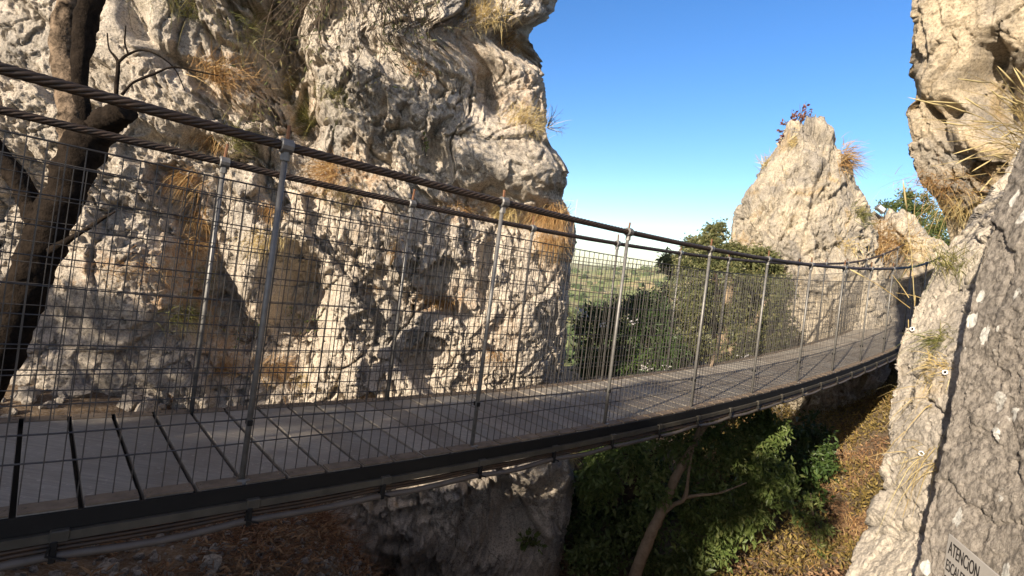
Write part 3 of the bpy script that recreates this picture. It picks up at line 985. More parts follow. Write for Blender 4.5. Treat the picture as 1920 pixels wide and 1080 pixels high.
for n_, sg in ((-0.052, -1), (1.052, 1)):
    mb = MB(); sweep(mb, n_ - sg * 0.001, -0.034, 0.006, 0.030); bpart(mb, 'edge_beam', M['dark_steel'])
    M['angle'] = simple_mat('dull_steel_angle', (0.085, 0.074, 0.055), 0.65, 0.2, 0.4, 10)
    mb = MB(); sweep(mb, n_, -0.082, 0.02, 0.015)
    for k in np.arange(K0, K1, 0.5):
        t, nn = frame_at(k)
        mb.box(bp(k + 0.03, n_ + sg * 0.004, -0.079), t, BN, nn, 0.026, 0.022, 0.020, 0.003)
    bpart(mb, 'bracket_rail', M['angle'])
    ks = np.arange(K0, K1 + .01, 0.08)
    for hh, rr in ((-0.110, 0.0085), (-0.126, 0.0085)):
        mb = MB()
        mb.tube([bp(k, n_ + sg * 0.004, hh - 0.006 * abs(math.sin(k * 6.28))) for k in ks], rr, 6)
        bpart(mb, 'under_cable', M['rope'], smooth=True)
    mb = MB()
    mb.tube([bp(k, n_ + sg * 0.012, -0.150 - 0.012 * abs(math.sin(k * 6.28)) + 0.004 * math.sin(k * 9.1)) for k in ks], 0.015, 8)
    bpart(mb, 'conduit', M['conduit'], smooth=True)
    for k in np.arange(K0 + .02, K1, 0.5):
        mb = MB()
        t, nn = frame_at(k)
        mb.box(bp(k, n_ + sg * 0.010, -0.130), t, BN, nn, 0.010, 0.020, 0.038, 0.003)
        mb.tube([bp(k - .01, n_ + sg * 0.034, -0.105), bp(k - .015, n_ + sg * 0.036, -0.135), bp(k + .03, n_ + sg * 0.034, -0.16)], 0.004, 5)
        bpart(mb, 'cable_clamp', M['dark_steel'])
mb = MB()
for k in np.arange(K0 + 0.07, K1, 0.5):          # cross beams under the deck
    t, nn = frame_at(k)
    mb.box(bp(k, 0.5, -0.084), t, BN, nn, 0.03, 0.47, 0.028, 0.004)
bpart(mb, 'cross_beam', M['dark_steel'])


def wire_rope(path_fn, k0, k1, r, pitch, strands=6):
    mb = MB()
    length = (k1 - k0) * STEP
    m = int(length / 0.022)
    ks = np.linspace(k0, k1, m)
    C = np.array([path_fn(k) for k in ks])
    T = np.gradient(C, axis=0); T /= np.linalg.norm(T, axis=1)[:, None]
    A = np.cross(T, UP); A /= np.linalg.norm(A, axis=1)[:, None]
    B = np.cross(A, T)
    s_ = (ks - k0) * STEP
    for q in range(strands):
        a = 2 * np.pi * (s_ / pitch + q / strands)
        P = C + (A * np.cos(a)[:, None] + B * np.sin(a)[:, None]) * (r * 0.64)
        mb.tube(P, r * 0.40, 6, cap=True)
    return mb


for n_ in (0.0, 1.0):
    mb = wire_rope(lambda k: bp(k, n_, 1.405), K0, K1 + 0.6, 0.0200, 0.22)
    bpart(mb, 'handrail_cable', M['rope'], smooth=True)
    for k in range(K0, K1 + 1):
        t, nn = frame_at(k)
        ln = random.uniform(-.004, .004)
        base = bp(k, n_, -0.06); top = bp(k + ln, n_, 1.375)
        po = MB(); po.tube([base, base * .5 + top * .5, top], 0.012, 10)
        po.box(bp(k, n_ - (0.022 if n_ == 0 else -0.022), -0.04), t, BN, nn, 0.024, 0.008, 0.05, 0.002)
        p_o = bpart(po, 'post', M['steel'], smooth=True)
        cl = MB()
        cl.tube([bp(k - .021, n_, 1.405), bp(k - .018, n_, 1.405), bp(k + .018, n_, 1.405), bp(k + .021, n_, 1.405)], [0.026, 0.031, 0.031, 0.026], 12)
        cl.tube([bp(k, n_, 1.345), bp(k, n_, 1.38)], 0.019, 6)
        bpart(cl, 'cable_clamp', M['steel'], p_o).location = (0, 0, 0)
        rd = MB(); rd.tube([bp(k + ln, n_, 1.43), bp(k + ln + random.uniform(-.006, .006), n_, 1.485 + random.uniform(-.02, .03))], 0.0075, 6)
        bpart(rd, 'threaded_rod', M['rust'], p_o)
        if n_ == 0:
            cp = MB()
            cp.box(bp(k, n_ + 0.004, 0.245), t, BN, nn, 0.010, 0.020, 0.012, 0.002)
            bpart(cp, 'wire_clip', M['dark_steel'], p_o)
    ni = 0.022 if n_ == 0 else 0.978
    for k in range(K0, K1):
        mb = MB()
        wob = random.uniform(-.004, .004)
        for j in range(24):
            kk = k + (j + 0.5) / 24
            b_ = random.uniform(-.007, .007)
            mb.tube([bp(kk, ni, 0.002), bp(kk + b_ * .3, ni + b_, 0.6), bp(kk, ni, 1.222)], 0.0024, 4, cap=False)
        ks = np.linspace(k, k + 1, 5)
        for j in range(11):
            h = 0.15 + 0.1 * j
            mb.tube([bp(q, ni + 0.004, h + wob + 0.004 * math.sin(q * 5 + j)) for q in ks], 0.0023 if j > 1 else 0.0032, 4, cap=False)
        mb.tube([bp(q, ni, 1.222) for q in ks], 0.0035, 5, cap=False)
        bpart(mb, 'mesh_panel', M['wire'])

# ------------------------------------------------------------------ foliage helpers
def leaves(mb, P, D, L, Wd, seed=0, rnd=None):
    """folded leaf blades: P base points, D directions, L lengths, Wd widths"""
    r = np.random.default_rng(seed)
    n = len(P)
    D = D / (np.linalg.norm(D, axis=1)[:, None] + 1e-9)
    Q = r.normal(size=(n, 3))
    S = np.cross(D, Q); S /= np.linalg.norm(S, axis=1)[:, None] + 1e-9
    U = np.cross(S, D)
    L = np.broadcast_to(L, n)[:, None]; Wd = np.broadcast_to(Wd, n)[:, None]
    mid = P + D * L * 0.45 + U * L * 0.06
    tip = P + D * L - U * L * 0.10
    a = mid + S * Wd * 0.5 - U * Wd * 0.12
    c = mid - S * Wd * 0.5 - U * Wd * 0.12
    V = np.stack([P, a, tip, c], 1).reshape(-1, 3)
    i = np.arange(n)[:, None] * 4
    F = np.concatenate([i + np.array([[0, 1, 2]]), i + np.array([[0, 2, 3]])], 0)
    rr = r.random(n) if rnd is None else rnd
    mb.add(V, F, np.repeat(rr, 4))


def blades(mb, P, D, L, Wd, droop, seed=0, rnd=None, wind=None):
    """curved grass blades of four joints"""
    r = np.random.default_rng(seed)
    n = len(P)
    D = D / (np.linalg.norm(D, axis=1)[:, None] + 1e-9)
    S = np.cross(D, r.normal(size=(n, 3))); S /= np.linalg.norm(S, axis=1)[:, None] + 1e-9
    L = np.broadcast_to(L, n)[:, None]; Wd = np.broadcast_to(Wd, n)[:, None]
    dr = np.broadcast_to(droop, n)[:, None]
    pts = []
    for q, w in ((0, 1.0), (0.35, 0.85), (0.7, 0.55), (1.0, 0.12)):
        c = P + D * L * q - UP * L * dr * q * q
        pts += [c + S * Wd * 0.5 * w, c - S * Wd * 0.5 * w]
    V = np.stack(pts, 1).reshape(-1, 3)
    i = np.arange(n)[:, None] * 8
    F = np.concatenate([i + np.array([[2 * q, 2 * q + 1, 2 * q + 3, 2 * q + 2]]) for q in range(3)], 0)
    rr = r.random(n) if rnd is None else rnd
    mb.add(V, F, np.repeat(rr, 8))


M['bark_dark'] = simple_mat('dark_furrowed_bark', (0.10, 0.072, 0.05), 0.95, 0.0, 0.0, 16, 0.02, (0.035, 0.026, 0.02))
M['bark_pale'] = simple_mat('pale_brown_bark', (0.28, 0.21, 0.14), 0.9, 0.0, 0.0, 14, 0.012, (0.19, 0.14, 0.09))
M['bark_mix'] = simple_mat('sunlit_flaking_bark', (0.24, 0.175, 0.12), 0.95, 0.0, 0.0, 19, 0.04, (0.016, 0.012, 0.009))  # for the old tree's lit stem, sunlight put into a paler bark
M['bark_black'] = simple_mat('near_black_bark', (0.026, 0.019, 0.014), 0.95, 0.0, 0.0, 19, 0.04, (0.012, 0.009, 0.007))
M['twig'] = simple_mat('grey_brown_twig', (0.13, 0.10, 0.075), 0.9, 0.0, 0.4, 30)
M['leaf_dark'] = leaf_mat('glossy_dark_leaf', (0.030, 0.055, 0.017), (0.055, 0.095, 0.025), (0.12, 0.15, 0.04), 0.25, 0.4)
M['leaf_mid'] = leaf_mat('mid_green_leaf', (0.055, 0.085, 0.024), (0.11, 0.14, 0.042), (0.24, 0.23, 0.08), 0.35)
M['leaf_olive'] = leaf_mat('olive_leaf', (0.09, 0.105, 0.04), (0.155, 0.16, 0.062), (0.29, 0.24, 0.11), 0.38)
M['leaf_light'] = leaf_mat('light_green_leaf', (0.09, 0.14, 0.035), (0.15, 0.19, 0.055), (0.27, 0.27, 0.10), 0.4)
M['leaf_yellow'] = leaf_mat('yellowing_leaf', (0.10, 0.095, 0.03), (0.21, 0.15, 0.05), (0.36, 0.26, 0.08), 0.35)
M['leaf_dead'] = leaf_mat('dead_brown_leaf', (0.10, 0.05, 0.025), (0.19, 0.10, 0.05), (0.30, 0.19, 0.10), 0.1, 0.8)
M['leaf_red'] = leaf_mat('reddish_leaf', (0.09, 0.03, 0.03), (0.16, 0.055, 0.045), (0.24, 0.11, 0.07), 0.3)
M['grass_dry'] = leaf_mat('dry_orange_grass', (0.26, 0.13, 0.045), (0.44, 0.27, 0.11), (0.58, 0.42, 0.20), 0.3, 0.7)
M['grass_brown'] = leaf_mat('dead_reddish_stalks', (0.11, 0.05, 0.025), (0.22, 0.11, 0.055), (0.36, 0.22, 0.12), 0.15, 0.8)
M['grass_straw'] = leaf_mat('straw_grass', (0.40, 0.29, 0.12), (0.56, 0.43, 0.19), (0.66, 0.55, 0.28), 0.3, 0.7)
M['grass_green'] = leaf_mat('green_grass', (0.10, 0.12, 0.03), (0.20, 0.19, 0.06), (0.36, 0.30, 0.12), 0.3, 0.6)
M['petal'] = leaf_mat('white_petal', (0.75, 0.70, 0.66), (0.82, 0.78, 0.74), (0.85, 0.8, 0.75), 0.3)


def crown_points(lobes, n, seed, shell=0.55):
    """twig ends spread through lobes, thinned by noise so that gaps open"""
    r = np.random.default_rng(seed)
    vol = np.array([l[3] * l[4] * l[5] for l in lobes]) ** 0.75
    pick = r.choice(len(lobes), n * 3, p=vol / vol.sum())
    L = np.array(lobes)[pick]
    d = r.normal(size=(n * 3, 3)); d /= np.linalg.norm(d, axis=1)[:, None]
    rad = (shell + (1 - shell) * r.random(n * 3)) ** 0.6
    rad *= 0.8 + 0.4 * fbm(d * 2.2 + L[:, :3], 3, seed)
    P = L[:, :3] + d * L[:, 3:6] * rad[:, None]
    sc = np.mean(L[:, 3:6])
    keep = fbm(P * (1.6 / max(sc, .15)) , 3, seed + 3) > -0.10 + 0.12 * r.normal(size=n * 3)
    P, d = P[keep][:n], d[keep][:n]
    return P, d


def px_lobes(rows):
    """(u, v, ru, rv, depth, depth radius) in photo pixels -> world ellipsoids"""
    o = []
    for (u, v, ru, rv, y, dr) in rows:
        p = at(u, v, y)
        k = y / FPX
        o.append((p[0], p[1], p[2], ru * k, dr, rv * k))
    return o


def crown(lobes, n_twigs, per, leaf_len, leaf_w, seed, droop=0.35, spread=0.09, clump_rnd=0.5):
    mb = MB()
    P, d = crown_points(lobes, n_twigs, seed)
    r = np.random.default_rng(seed + 1)
    m = len(P)
    ax = d * 0.7 + r.normal(size=(m, 3)) * 0.5 - UP * droop * 0.6
    ax /= np.linalg.norm(ax, axis=1)[:, None]
    t = r.random((m, per, 1))
    base = P[:, None, :] + ax[:, None, :] * (t - 0.5) * spread * 2.4 + r.normal(size=(m, per, 3)) * spread * 0.35
    D = ax[:, None, :] * 0.6 + r.normal(size=(m, per, 3)) * 0.75 - UP * droop
    cl = np.clip(0.5 + 0.9 * fbm(P * 1.5, 2, seed + 9), 0, 1)
    rn = np.clip(clump_rnd * cl[:, None] + (1 - clump_rnd) * r.random((m, per)), 0, 1)
    sz = r.uniform(0.4, 1.35, (m, per)) * r.uniform(0.75, 1.2, (m, 1))
    leaves(mb, base.reshape(-1, 3), D.reshape(-1, 3), (leaf_len * sz).ravel(), (leaf_w * sz).ravel(), seed + 2, rn.ravel())
    for q in range(0, m):            # the twigs the leaves sit on
        mb.tube([P[q] - ax[q] * spread * 1.6, P[q] + ax[q] * spread * 1.1], [0.005, 0.002], 3, cap=False, rnd=0.0)
    return mb


def curve(pts, m=24):
    """smooth path through points (Catmull-Rom)"""
    P = np.asarray(pts, dtype=float)
    P = np.vstack([2 * P[0] - P[1], P, 2 * P[-1] - P[-2]])
    n = len(P) - 3
    o = []
    for s_ in np.linspace(0, n - 1e-6, m):
        i = int(s_); f = s_ - i
        a, b_, c, d = P[i:i + 4]
        o.append(0.5 * ((2 * b_) + (-a + c) * f + (2 * a - 5 * b_ + 4 * c - d) * f * f + (-a + 3 * b_ - 3 * c + d) * f ** 3))
    return np.array(o)


def limb(mb, px, m=26, ns=10, jit=0.25, seed=0):
    """px: (u, v, width px, depth)"""
    P = curve([at(u, v, y) for (u, v, w, y) in px], m)
    R = np.interp(np.linspace(0, 1, m), np.linspace(0, 1, len(px)), [w * 0.5 * y / FPX for (u, v, w, y) in px])
    mb.tube(P, R, ns, True, 0.5, jit, seed)


# ------------------------------------------------------------------ TREES
def tree(label, trunk_px, lobes, mat_leaf, mat_bark, n, per, ll, lw, seed, droop=0.35, spread=0.09, group=None, name='tree', cat='tree', trunk_w=None, base=None):
    org = base if base is not None else at(trunk_px[0][0][0], trunk_px[0][0][1], trunk_px[0][0][3])
    root = empty(name, org, label, cat, group)
    mb = MB()
    for q, t in enumerate(trunk_px):
        limb(mb, t, 60, 16, 0.34, seed + q)
    mb.build('trunk', mat_bark, root, True, org)
    if lobes:
        crown(lobes, n, per, ll, lw, seed, droop, spread).build('crown', mat_leaf, root, False, org)
    return root


# the old tree in front of the cliff, crown above the picture
Y = 3.45
lt = tree('old leaning tree with dark forked trunk and a sawn stub in front of the cliff',
          [[(-110, 840, 81.7, 3.5), (-30, 720, 70.5, 3.45), (15, 630, 67.1, Y), (52, 530, 68.8, Y), (88, 440, 65.4, Y), (125, 355, 61.9, Y), (158, 275, 72.2, Y), (178, 235, 65.4, Y)],
           [(165, 285, 44.7, Y), (156, 215, 25.8, 3.42), (150, 140, 25.8, 3.4), (158, 60, 34.4, 3.4), (172, 0, 37.8, 3.4), (215, -110, 32.7, 3.5), (300, -260, 25.8, 3.7), (380, -420, 18.0, 3.9)],
           [(170, 262, 51.6, Y), (205, 225, 46.4, 3.4), (238, 206, 43.0, 3.38)],
           [(78, 420, 51.6, Y), (60, 385, 37.8, Y), (40, 345, 34.4, 3.42), (0, 290, 32.7, 3.4), (-60, 200, 29.2, 3.3), (-140, 60, 22.4, 3.2), (-200, -150, 16.0, 3.1)],
           [(95, 470, 18.0, 3.4), (128, 450, 10.0, 3.38), (165, 428, 8.0, 3.36), (192, 410, 6.0, 3.35), (216, 397, 3.0, 3.34)],
           [(218, 215, 7.0, 3.4), (218, 170, 7.0, 3.4), (221, 118, 6.0, 3.4), (205, 92, 3.0, 3.4), (201, 62, 2.4, 3.4)],
           [(221, 118, 5.0, 3.4), (240, 102, 5.0, 3.4), (268, 94, 4.0, 3.42), (300, 106, 3.0, 3.45), (328, 130, 2.6, 3.5), (347, 170, 2.0, 3.55)],
           [(240, 100, 3.5, 3.4), (234, 80, 3.0, 3.4), (236, 48, 2.0, 3.4)],
           [(228, 178, 6.0, 3.4), (250, 155, 5.0, 3.42), (290, 138, 4.4, 3.46), (325, 126, 4.0, 3.5), (370, 134, 3.0, 3.55), (410, 142, 2.0, 3.6)],
           [(172, 238, 12.0, 3.4), (195, 214, 10.0, 3.4), (217, 196, 8.0, 3.4)]],
          px_lobes([(60, -420, 240, 120, 3.3, .8), (360, -450, 130, 80, 3.9, .6), (-220, -220, 160, 120, 3.1, .7), (200, -350, 120, 70, 3.5, .5)]),
          M['leaf_mid'], M['bark_black'], 260, 12, 0.08, 0.035, 501)

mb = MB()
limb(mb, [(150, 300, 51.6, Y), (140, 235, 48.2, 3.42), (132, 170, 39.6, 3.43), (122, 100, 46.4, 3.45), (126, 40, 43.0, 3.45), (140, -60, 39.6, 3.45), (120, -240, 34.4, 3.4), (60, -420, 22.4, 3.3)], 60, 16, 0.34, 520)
mb.build('sunlit_limb', M['bark_mix'], lt, True, np.array(lt.location))  # lit stem, its sunlight painted as paler bark than the trunk's

# trees growing up out of the gorge
tree('slender tree with pale crooked trunk leaning under the bridge',
     [[(1180, 1120, 23.6, 5.9), (1192, 1075, 22.5, 5.9), (1216, 1012, 21.2, 5.9), (1240, 960, 19.5, 5.95), (1262, 905, 16.6, 5.95), (1288, 856, 14.8, 6.0), (1308, 818, 12.4, 6.0), (1316, 788, 9.4, 6.1), (1322, 740, 7.1, 6.4), (1340, 660, 5.3, 7.0)],
      [(1312, 815, 8.3, 6.0), (1326, 795, 6.5, 6.0), (1328, 782, 5.9, 6.1), (1350, 720, 4.1, 6.6)],
      [(1236, 968, 9.4, 5.95), (1260, 948, 8.9, 5.9), (1284, 932, 7.7, 5.9), (1292, 880, 4.8, 5.9), (1298, 850, 3.5, 5.9)],
      [(1284, 932, 7.1, 5.9), (1315, 928, 5.3, 5.85), (1350, 924, 3.5, 5.8), (1400, 905, 2.4, 5.8)]],
     px_lobes([(1265, 830, 55, 50, 6.2, .4), (1335, 840, 50, 60, 6.3, .5), (1400, 840, 60, 60, 6.5, .5), (1440, 900, 55, 55, 6.4, .5), (1310, 930, 60, 60, 6.3, .5), (1380, 960, 70, 60, 6.4, .5), (1230, 905, 40, 40, 6.0, .3), (1320, 1010, 60, 50, 6.2, .4), (1120, 900, 50, 60, 6.6, .4), (1180, 850, 50, 40, 6.5, .4), (1210, 980, 40, 50, 6.5, .4), (1430, 800, 50, 40, 6.6, .4)]),
     M['leaf_light'], M['bark_pale'], 1500, 11, 0.075, 0.032, 511, 0.55)
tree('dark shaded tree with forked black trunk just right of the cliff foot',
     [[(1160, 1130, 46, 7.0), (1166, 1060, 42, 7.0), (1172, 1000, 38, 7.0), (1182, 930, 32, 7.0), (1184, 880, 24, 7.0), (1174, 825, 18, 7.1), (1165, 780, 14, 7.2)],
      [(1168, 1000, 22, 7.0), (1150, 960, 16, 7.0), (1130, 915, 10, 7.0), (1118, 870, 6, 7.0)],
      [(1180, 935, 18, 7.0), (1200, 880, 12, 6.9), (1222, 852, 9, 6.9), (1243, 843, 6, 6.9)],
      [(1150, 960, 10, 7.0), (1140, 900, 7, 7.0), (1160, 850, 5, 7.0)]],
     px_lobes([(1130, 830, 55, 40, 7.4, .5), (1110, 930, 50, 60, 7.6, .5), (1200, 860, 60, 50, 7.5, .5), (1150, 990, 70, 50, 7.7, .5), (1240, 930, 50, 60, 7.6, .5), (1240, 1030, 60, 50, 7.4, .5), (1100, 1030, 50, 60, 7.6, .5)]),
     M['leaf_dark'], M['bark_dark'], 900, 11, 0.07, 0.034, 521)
tree('pale leafy bush catching the sun low beside the cliff foot',
     [[(1100, 1120, 10, 8.3), (1100, 1020, 8, 8.3), (1095, 930, 4, 8.3)]],
     px_lobes([(1095, 900, 40, 50, 8.3, .4), (1105, 980, 50, 50, 8.2, .4), (1160, 940, 60, 60, 8.6, .4), (1080, 1040, 50, 50, 8.2, .4), (1220, 890, 60, 60, 8.8, .4), (1280, 960, 60, 60, 8.6, .4), (1120, 1050, 60, 40, 6.1, .3), (1235, 1055, 50, 40, 6.1, .3), (1170, 990, 60, 50, 6.6, .4), (1090, 990, 30, 50, 6.8, .3), (1290, 1050, 50, 40, 6.1, .3)]),
     M['leaf_mid'], M['twig'], 1700, 10, 0.085, 0.035, 526, name='bush', cat='bush')
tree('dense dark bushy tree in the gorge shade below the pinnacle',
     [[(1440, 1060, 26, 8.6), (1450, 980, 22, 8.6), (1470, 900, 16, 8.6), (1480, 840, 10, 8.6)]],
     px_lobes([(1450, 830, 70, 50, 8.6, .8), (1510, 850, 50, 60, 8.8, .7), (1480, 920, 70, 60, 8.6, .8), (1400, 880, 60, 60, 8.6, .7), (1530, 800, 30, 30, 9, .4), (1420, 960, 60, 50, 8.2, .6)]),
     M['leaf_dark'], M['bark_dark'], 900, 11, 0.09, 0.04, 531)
tree('pale green sapling lit by the sun against the dark gully',
     [[(1545, 1075, 7, 6.6), (1535, 1020, 6, 6.6), (1525, 970, 5, 6.6), (1520, 925, 3, 6.6)]],
     px_lobes([(1520, 935, 24, 18, 6.6, .14), (1508, 970, 20, 16, 6.6, .14), (1535, 985, 22, 24, 6.6, .15), (1545, 1030, 24, 24, 6.6, .15)]),
     M['leaf_light'], M['twig'], 90, 9, 0.07, 0.03, 541, 0.5, 0.05, name='sapling')
tree('broad leafy tree with brownish leaves behind the middle of the bridge',
     [[(1330, 800, 30, 9.6), (1345, 700, 26, 9.6), (1360, 600, 18, 9.6), (1370, 520, 12, 9.6)], [(1345, 690, 16, 9.6), (1290, 620, 10, 9.4), (1270, 570, 6, 9.3)], [(1350, 680, 16, 9.6), (1410, 610, 11, 9.6), (1440, 560, 6, 9.6)]],
     px_lobes([(1290, 560, 65, 70, 9.4, .8), (1270, 640, 60, 60, 9.2, .8), (1350, 540, 70, 75, 9.6, .9), (1420, 560, 65, 70, 9.7, .8), (1440, 630, 45, 55, 9.7, .7), (1350, 640, 80, 60, 9.4, .9), (1310, 490, 55, 30, 9.7, .6)]),
     M['leaf_olive'], M['bark_pale'], 1900, 10, 0.075, 0.03, 551, 0.5)
tree('tall green tree topping out above the bridge rope left of the pinnacle',
     [[(1345, 780, 26, 11.2), (1345, 650, 20, 11.2), (1340, 540, 12, 11.2), (1345, 470, 8, 11.2)], [(1342, 560, 10, 11.2), (1390, 500, 6, 11.2)]],
     px_lobes([(1340, 440, 26, 24, 11.2, .4), (1310, 462, 34, 20, 11.2, .4), (1260, 485, 26, 10, 11.2, .3), (1352, 425, 12, 14, 11.2, .2), (1365, 480, 50, 25, 11.2, .5), (1420, 490, 40, 26, 11.2, .5), (1300, 490, 40, 16, 11.2, .4), (1455, 525, 26, 36, 11.0, .4), (1400, 540, 60, 40, 11.2, .6), (1335, 470, 60, 26, 11.0, .5), (1270, 500, 36, 22, 10.8, .4), (1410, 485, 50, 26, 11.0, .5)]),
     M['leaf_olive'], M['bark_dark'], 2000, 10, 0.085, 0.036, 561)
ol = tree('glossy dark oleander with white flowers beside the cliff edge',
          [[(1150, 760, 14, 8.6), (1140, 690, 10, 8.6), (1120, 620, 6, 8.6)], [(1150, 760, 12, 8.6), (1200, 680, 8, 8.6), (1220, 620, 5, 8.6)]],
          px_lobes([(1110, 615, 36, 45, 8.5, .5), (1170, 600, 50, 50, 8.6, .6), (1105, 680, 34, 40, 8.4, .5), (1170, 680, 60, 45, 8.5, .6), (1235, 660, 50, 60, 8.7, .6), (1215, 580, 40, 40, 8.8, .5)]),
          M['leaf_dark'], M['twig'], 1000, 10, 0.11, 0.03, 571, 0.1, name='oleander', cat='shrub')
fl = MB()
for (u, v, n) in [(1092, 580, 4), (1098, 592, 3), (1135, 606, 3), (1188, 604, 3), (1214, 690, 4), (1255, 688, 2), (1400, 672, 4)]:
    c = at(u, v, 8.0) + rng.normal(size=3) * 0.02
    P = c + rng.normal(size=(n * 5, 3)) * np.array([.05, .05, .035])
    leaves(fl, P, rng.normal(size=(n * 5, 3)), 0.035, 0.03, int(u))
fl.build('flower', M['petal'], ol, False, np.array(ol.location))
tree('feathery grey green tree behind the rocky slope at the far bridge end',
     [[(1700, 520, 14, 17.5), (1702, 450, 10, 17.5), (1700, 390, 5, 17.5)]],
     px_lobes([(1690, 400, 34, 30, 17.5, .6), (1660, 388, 16, 10, 17.5, .3), (1720, 380, 30, 20, 17.5, .5), (1740, 420, 36, 40, 17.3, .6), (1712, 450, 40, 30, 17.2, .6), (1700, 366, 14, 8, 17.5, .3), (1750, 470, 30, 40, 17.0, .5), (1690, 440, 40, 36, 17.3, .6), (1765, 440, 30, 40, 17.0, .5)]),
     M['leaf_mid'], M['bark_dark'], 1300, 10, 0.11, 0.04, 581)

# trees on the bank behind, whose shade falls on the near end of the bridge and the foot of the cliff
def bank_lobe(e, h, z, re, rz):
    p = EV * e + HV * h
    return (p[0], p[1], z, re, re, rz)


def bank_tree(label, lobes, n, seed):
    c = np.mean([l[:3] for l in lobes], axis=0)
    org = np.array([c[0], c[1], float(ground_z(np.array([c[0]]), np.array([c[1]]))[0])])
    root = empty('tree', org, label, 'tree')
    mb = MB()
    mb.tube(curve([org - UP * .2, org * .5 + c * .5 + np.array([.1, .05, 0]), c], 16), np.linspace(.13, .05, 16), 9, True, .5, .2, seed)
    for l in lobes:
        mb.tube(curve([org * .5 + c * .5, (org + c) * .25 + np.array(l[:3]) * .5 + UP * .1, np.array(l[:3])], 12), np.linspace(.06, .015, 12), 7, True, .5, .2, seed)
    mb.build('trunk', M['bark_dark'], root, True, org)
    crown(lobes, n, 12, 0.09, 0.045, seed, 0.3, 0.11).build('crown', M['leaf_dark'], root, False, org)


bank_tree('dense evergreen on the bank at the near end of the bridge', [bank_lobe(1.9, -6.5, 2.5, .6, .7), bank_lobe(2.6, -6.6, 2.3, .75, .6), bank_lobe(2.3, -6.8, 1.7, .9, .6), bank_lobe(0.75, -6.5, 2.85, .36, .45), bank_lobe(1.2, -6.5, 2.9, .4, .5), bank_lobe(2.05, -6.5, 3.0, .3, .7), bank_lobe(2.1, -6.45, 2.6, .3, .5), bank_lobe(1.5, -6.5, 2.7, .35, .45)], 900, 601)
bank_tree('broad evergreen on the bank opposite the cliff', [bank_lobe(6.4, -6.3, 1.9, 1.0, .5), bank_lobe(8.0, -6.3, 1.9, 1.2, .55), bank_lobe(9.5, -6.3, 1.9, 1.1, .5)], 900, 611)

# ------------------------------------------------------------------ GRASS, SHRUBS ON THE ROCKS
def tuft(label, u, v, length, n, mat, spread=0.06, droop=0.35, up=0.6, width=0.005, group='dry grass tufts on the rocks', name='grass_tuft', cat='grass', only=None, sx=1.0, lift=0.0):
    """a tuft rooted on the rock seen at photo pixel (u, v)"""
    h = hit(u, v, only)
    if h is None:
        return None
    p, nr, _ = h
    seed = int(u * 7 + v * 3)
    r = np.random.default_rng(seed)
    mb = MB()
    tx = np.cross(nr, UP); tx /= np.linalg.norm(tx) + 1e-9
    ty = np.cross(tx, nr)
    # roots spread over the rock, found on its surface
    P = p + tx * r.normal(size=(n, 1)) * spread * sx + ty * r.normal(size=(n, 1)) * spread * 0.6 - nr * 0.02
    clump = r.normal(size=(6, 3)) * 0.5
    D = nr * 0.7 + UP * up + r.normal(size=(n, 3)) * 0.45 + clump[r.integers(0, 6, n)]
    L = length * r.uniform(0.45, 1.1, n)
    blades(mb, P, D, L, width * r.uniform(0.6, 1.2, n), droop * r.uniform(0.3, 1.8, n), seed)
    o = mb.build(name, mat, None, False, p)
    return tag(o, label, cat, group)


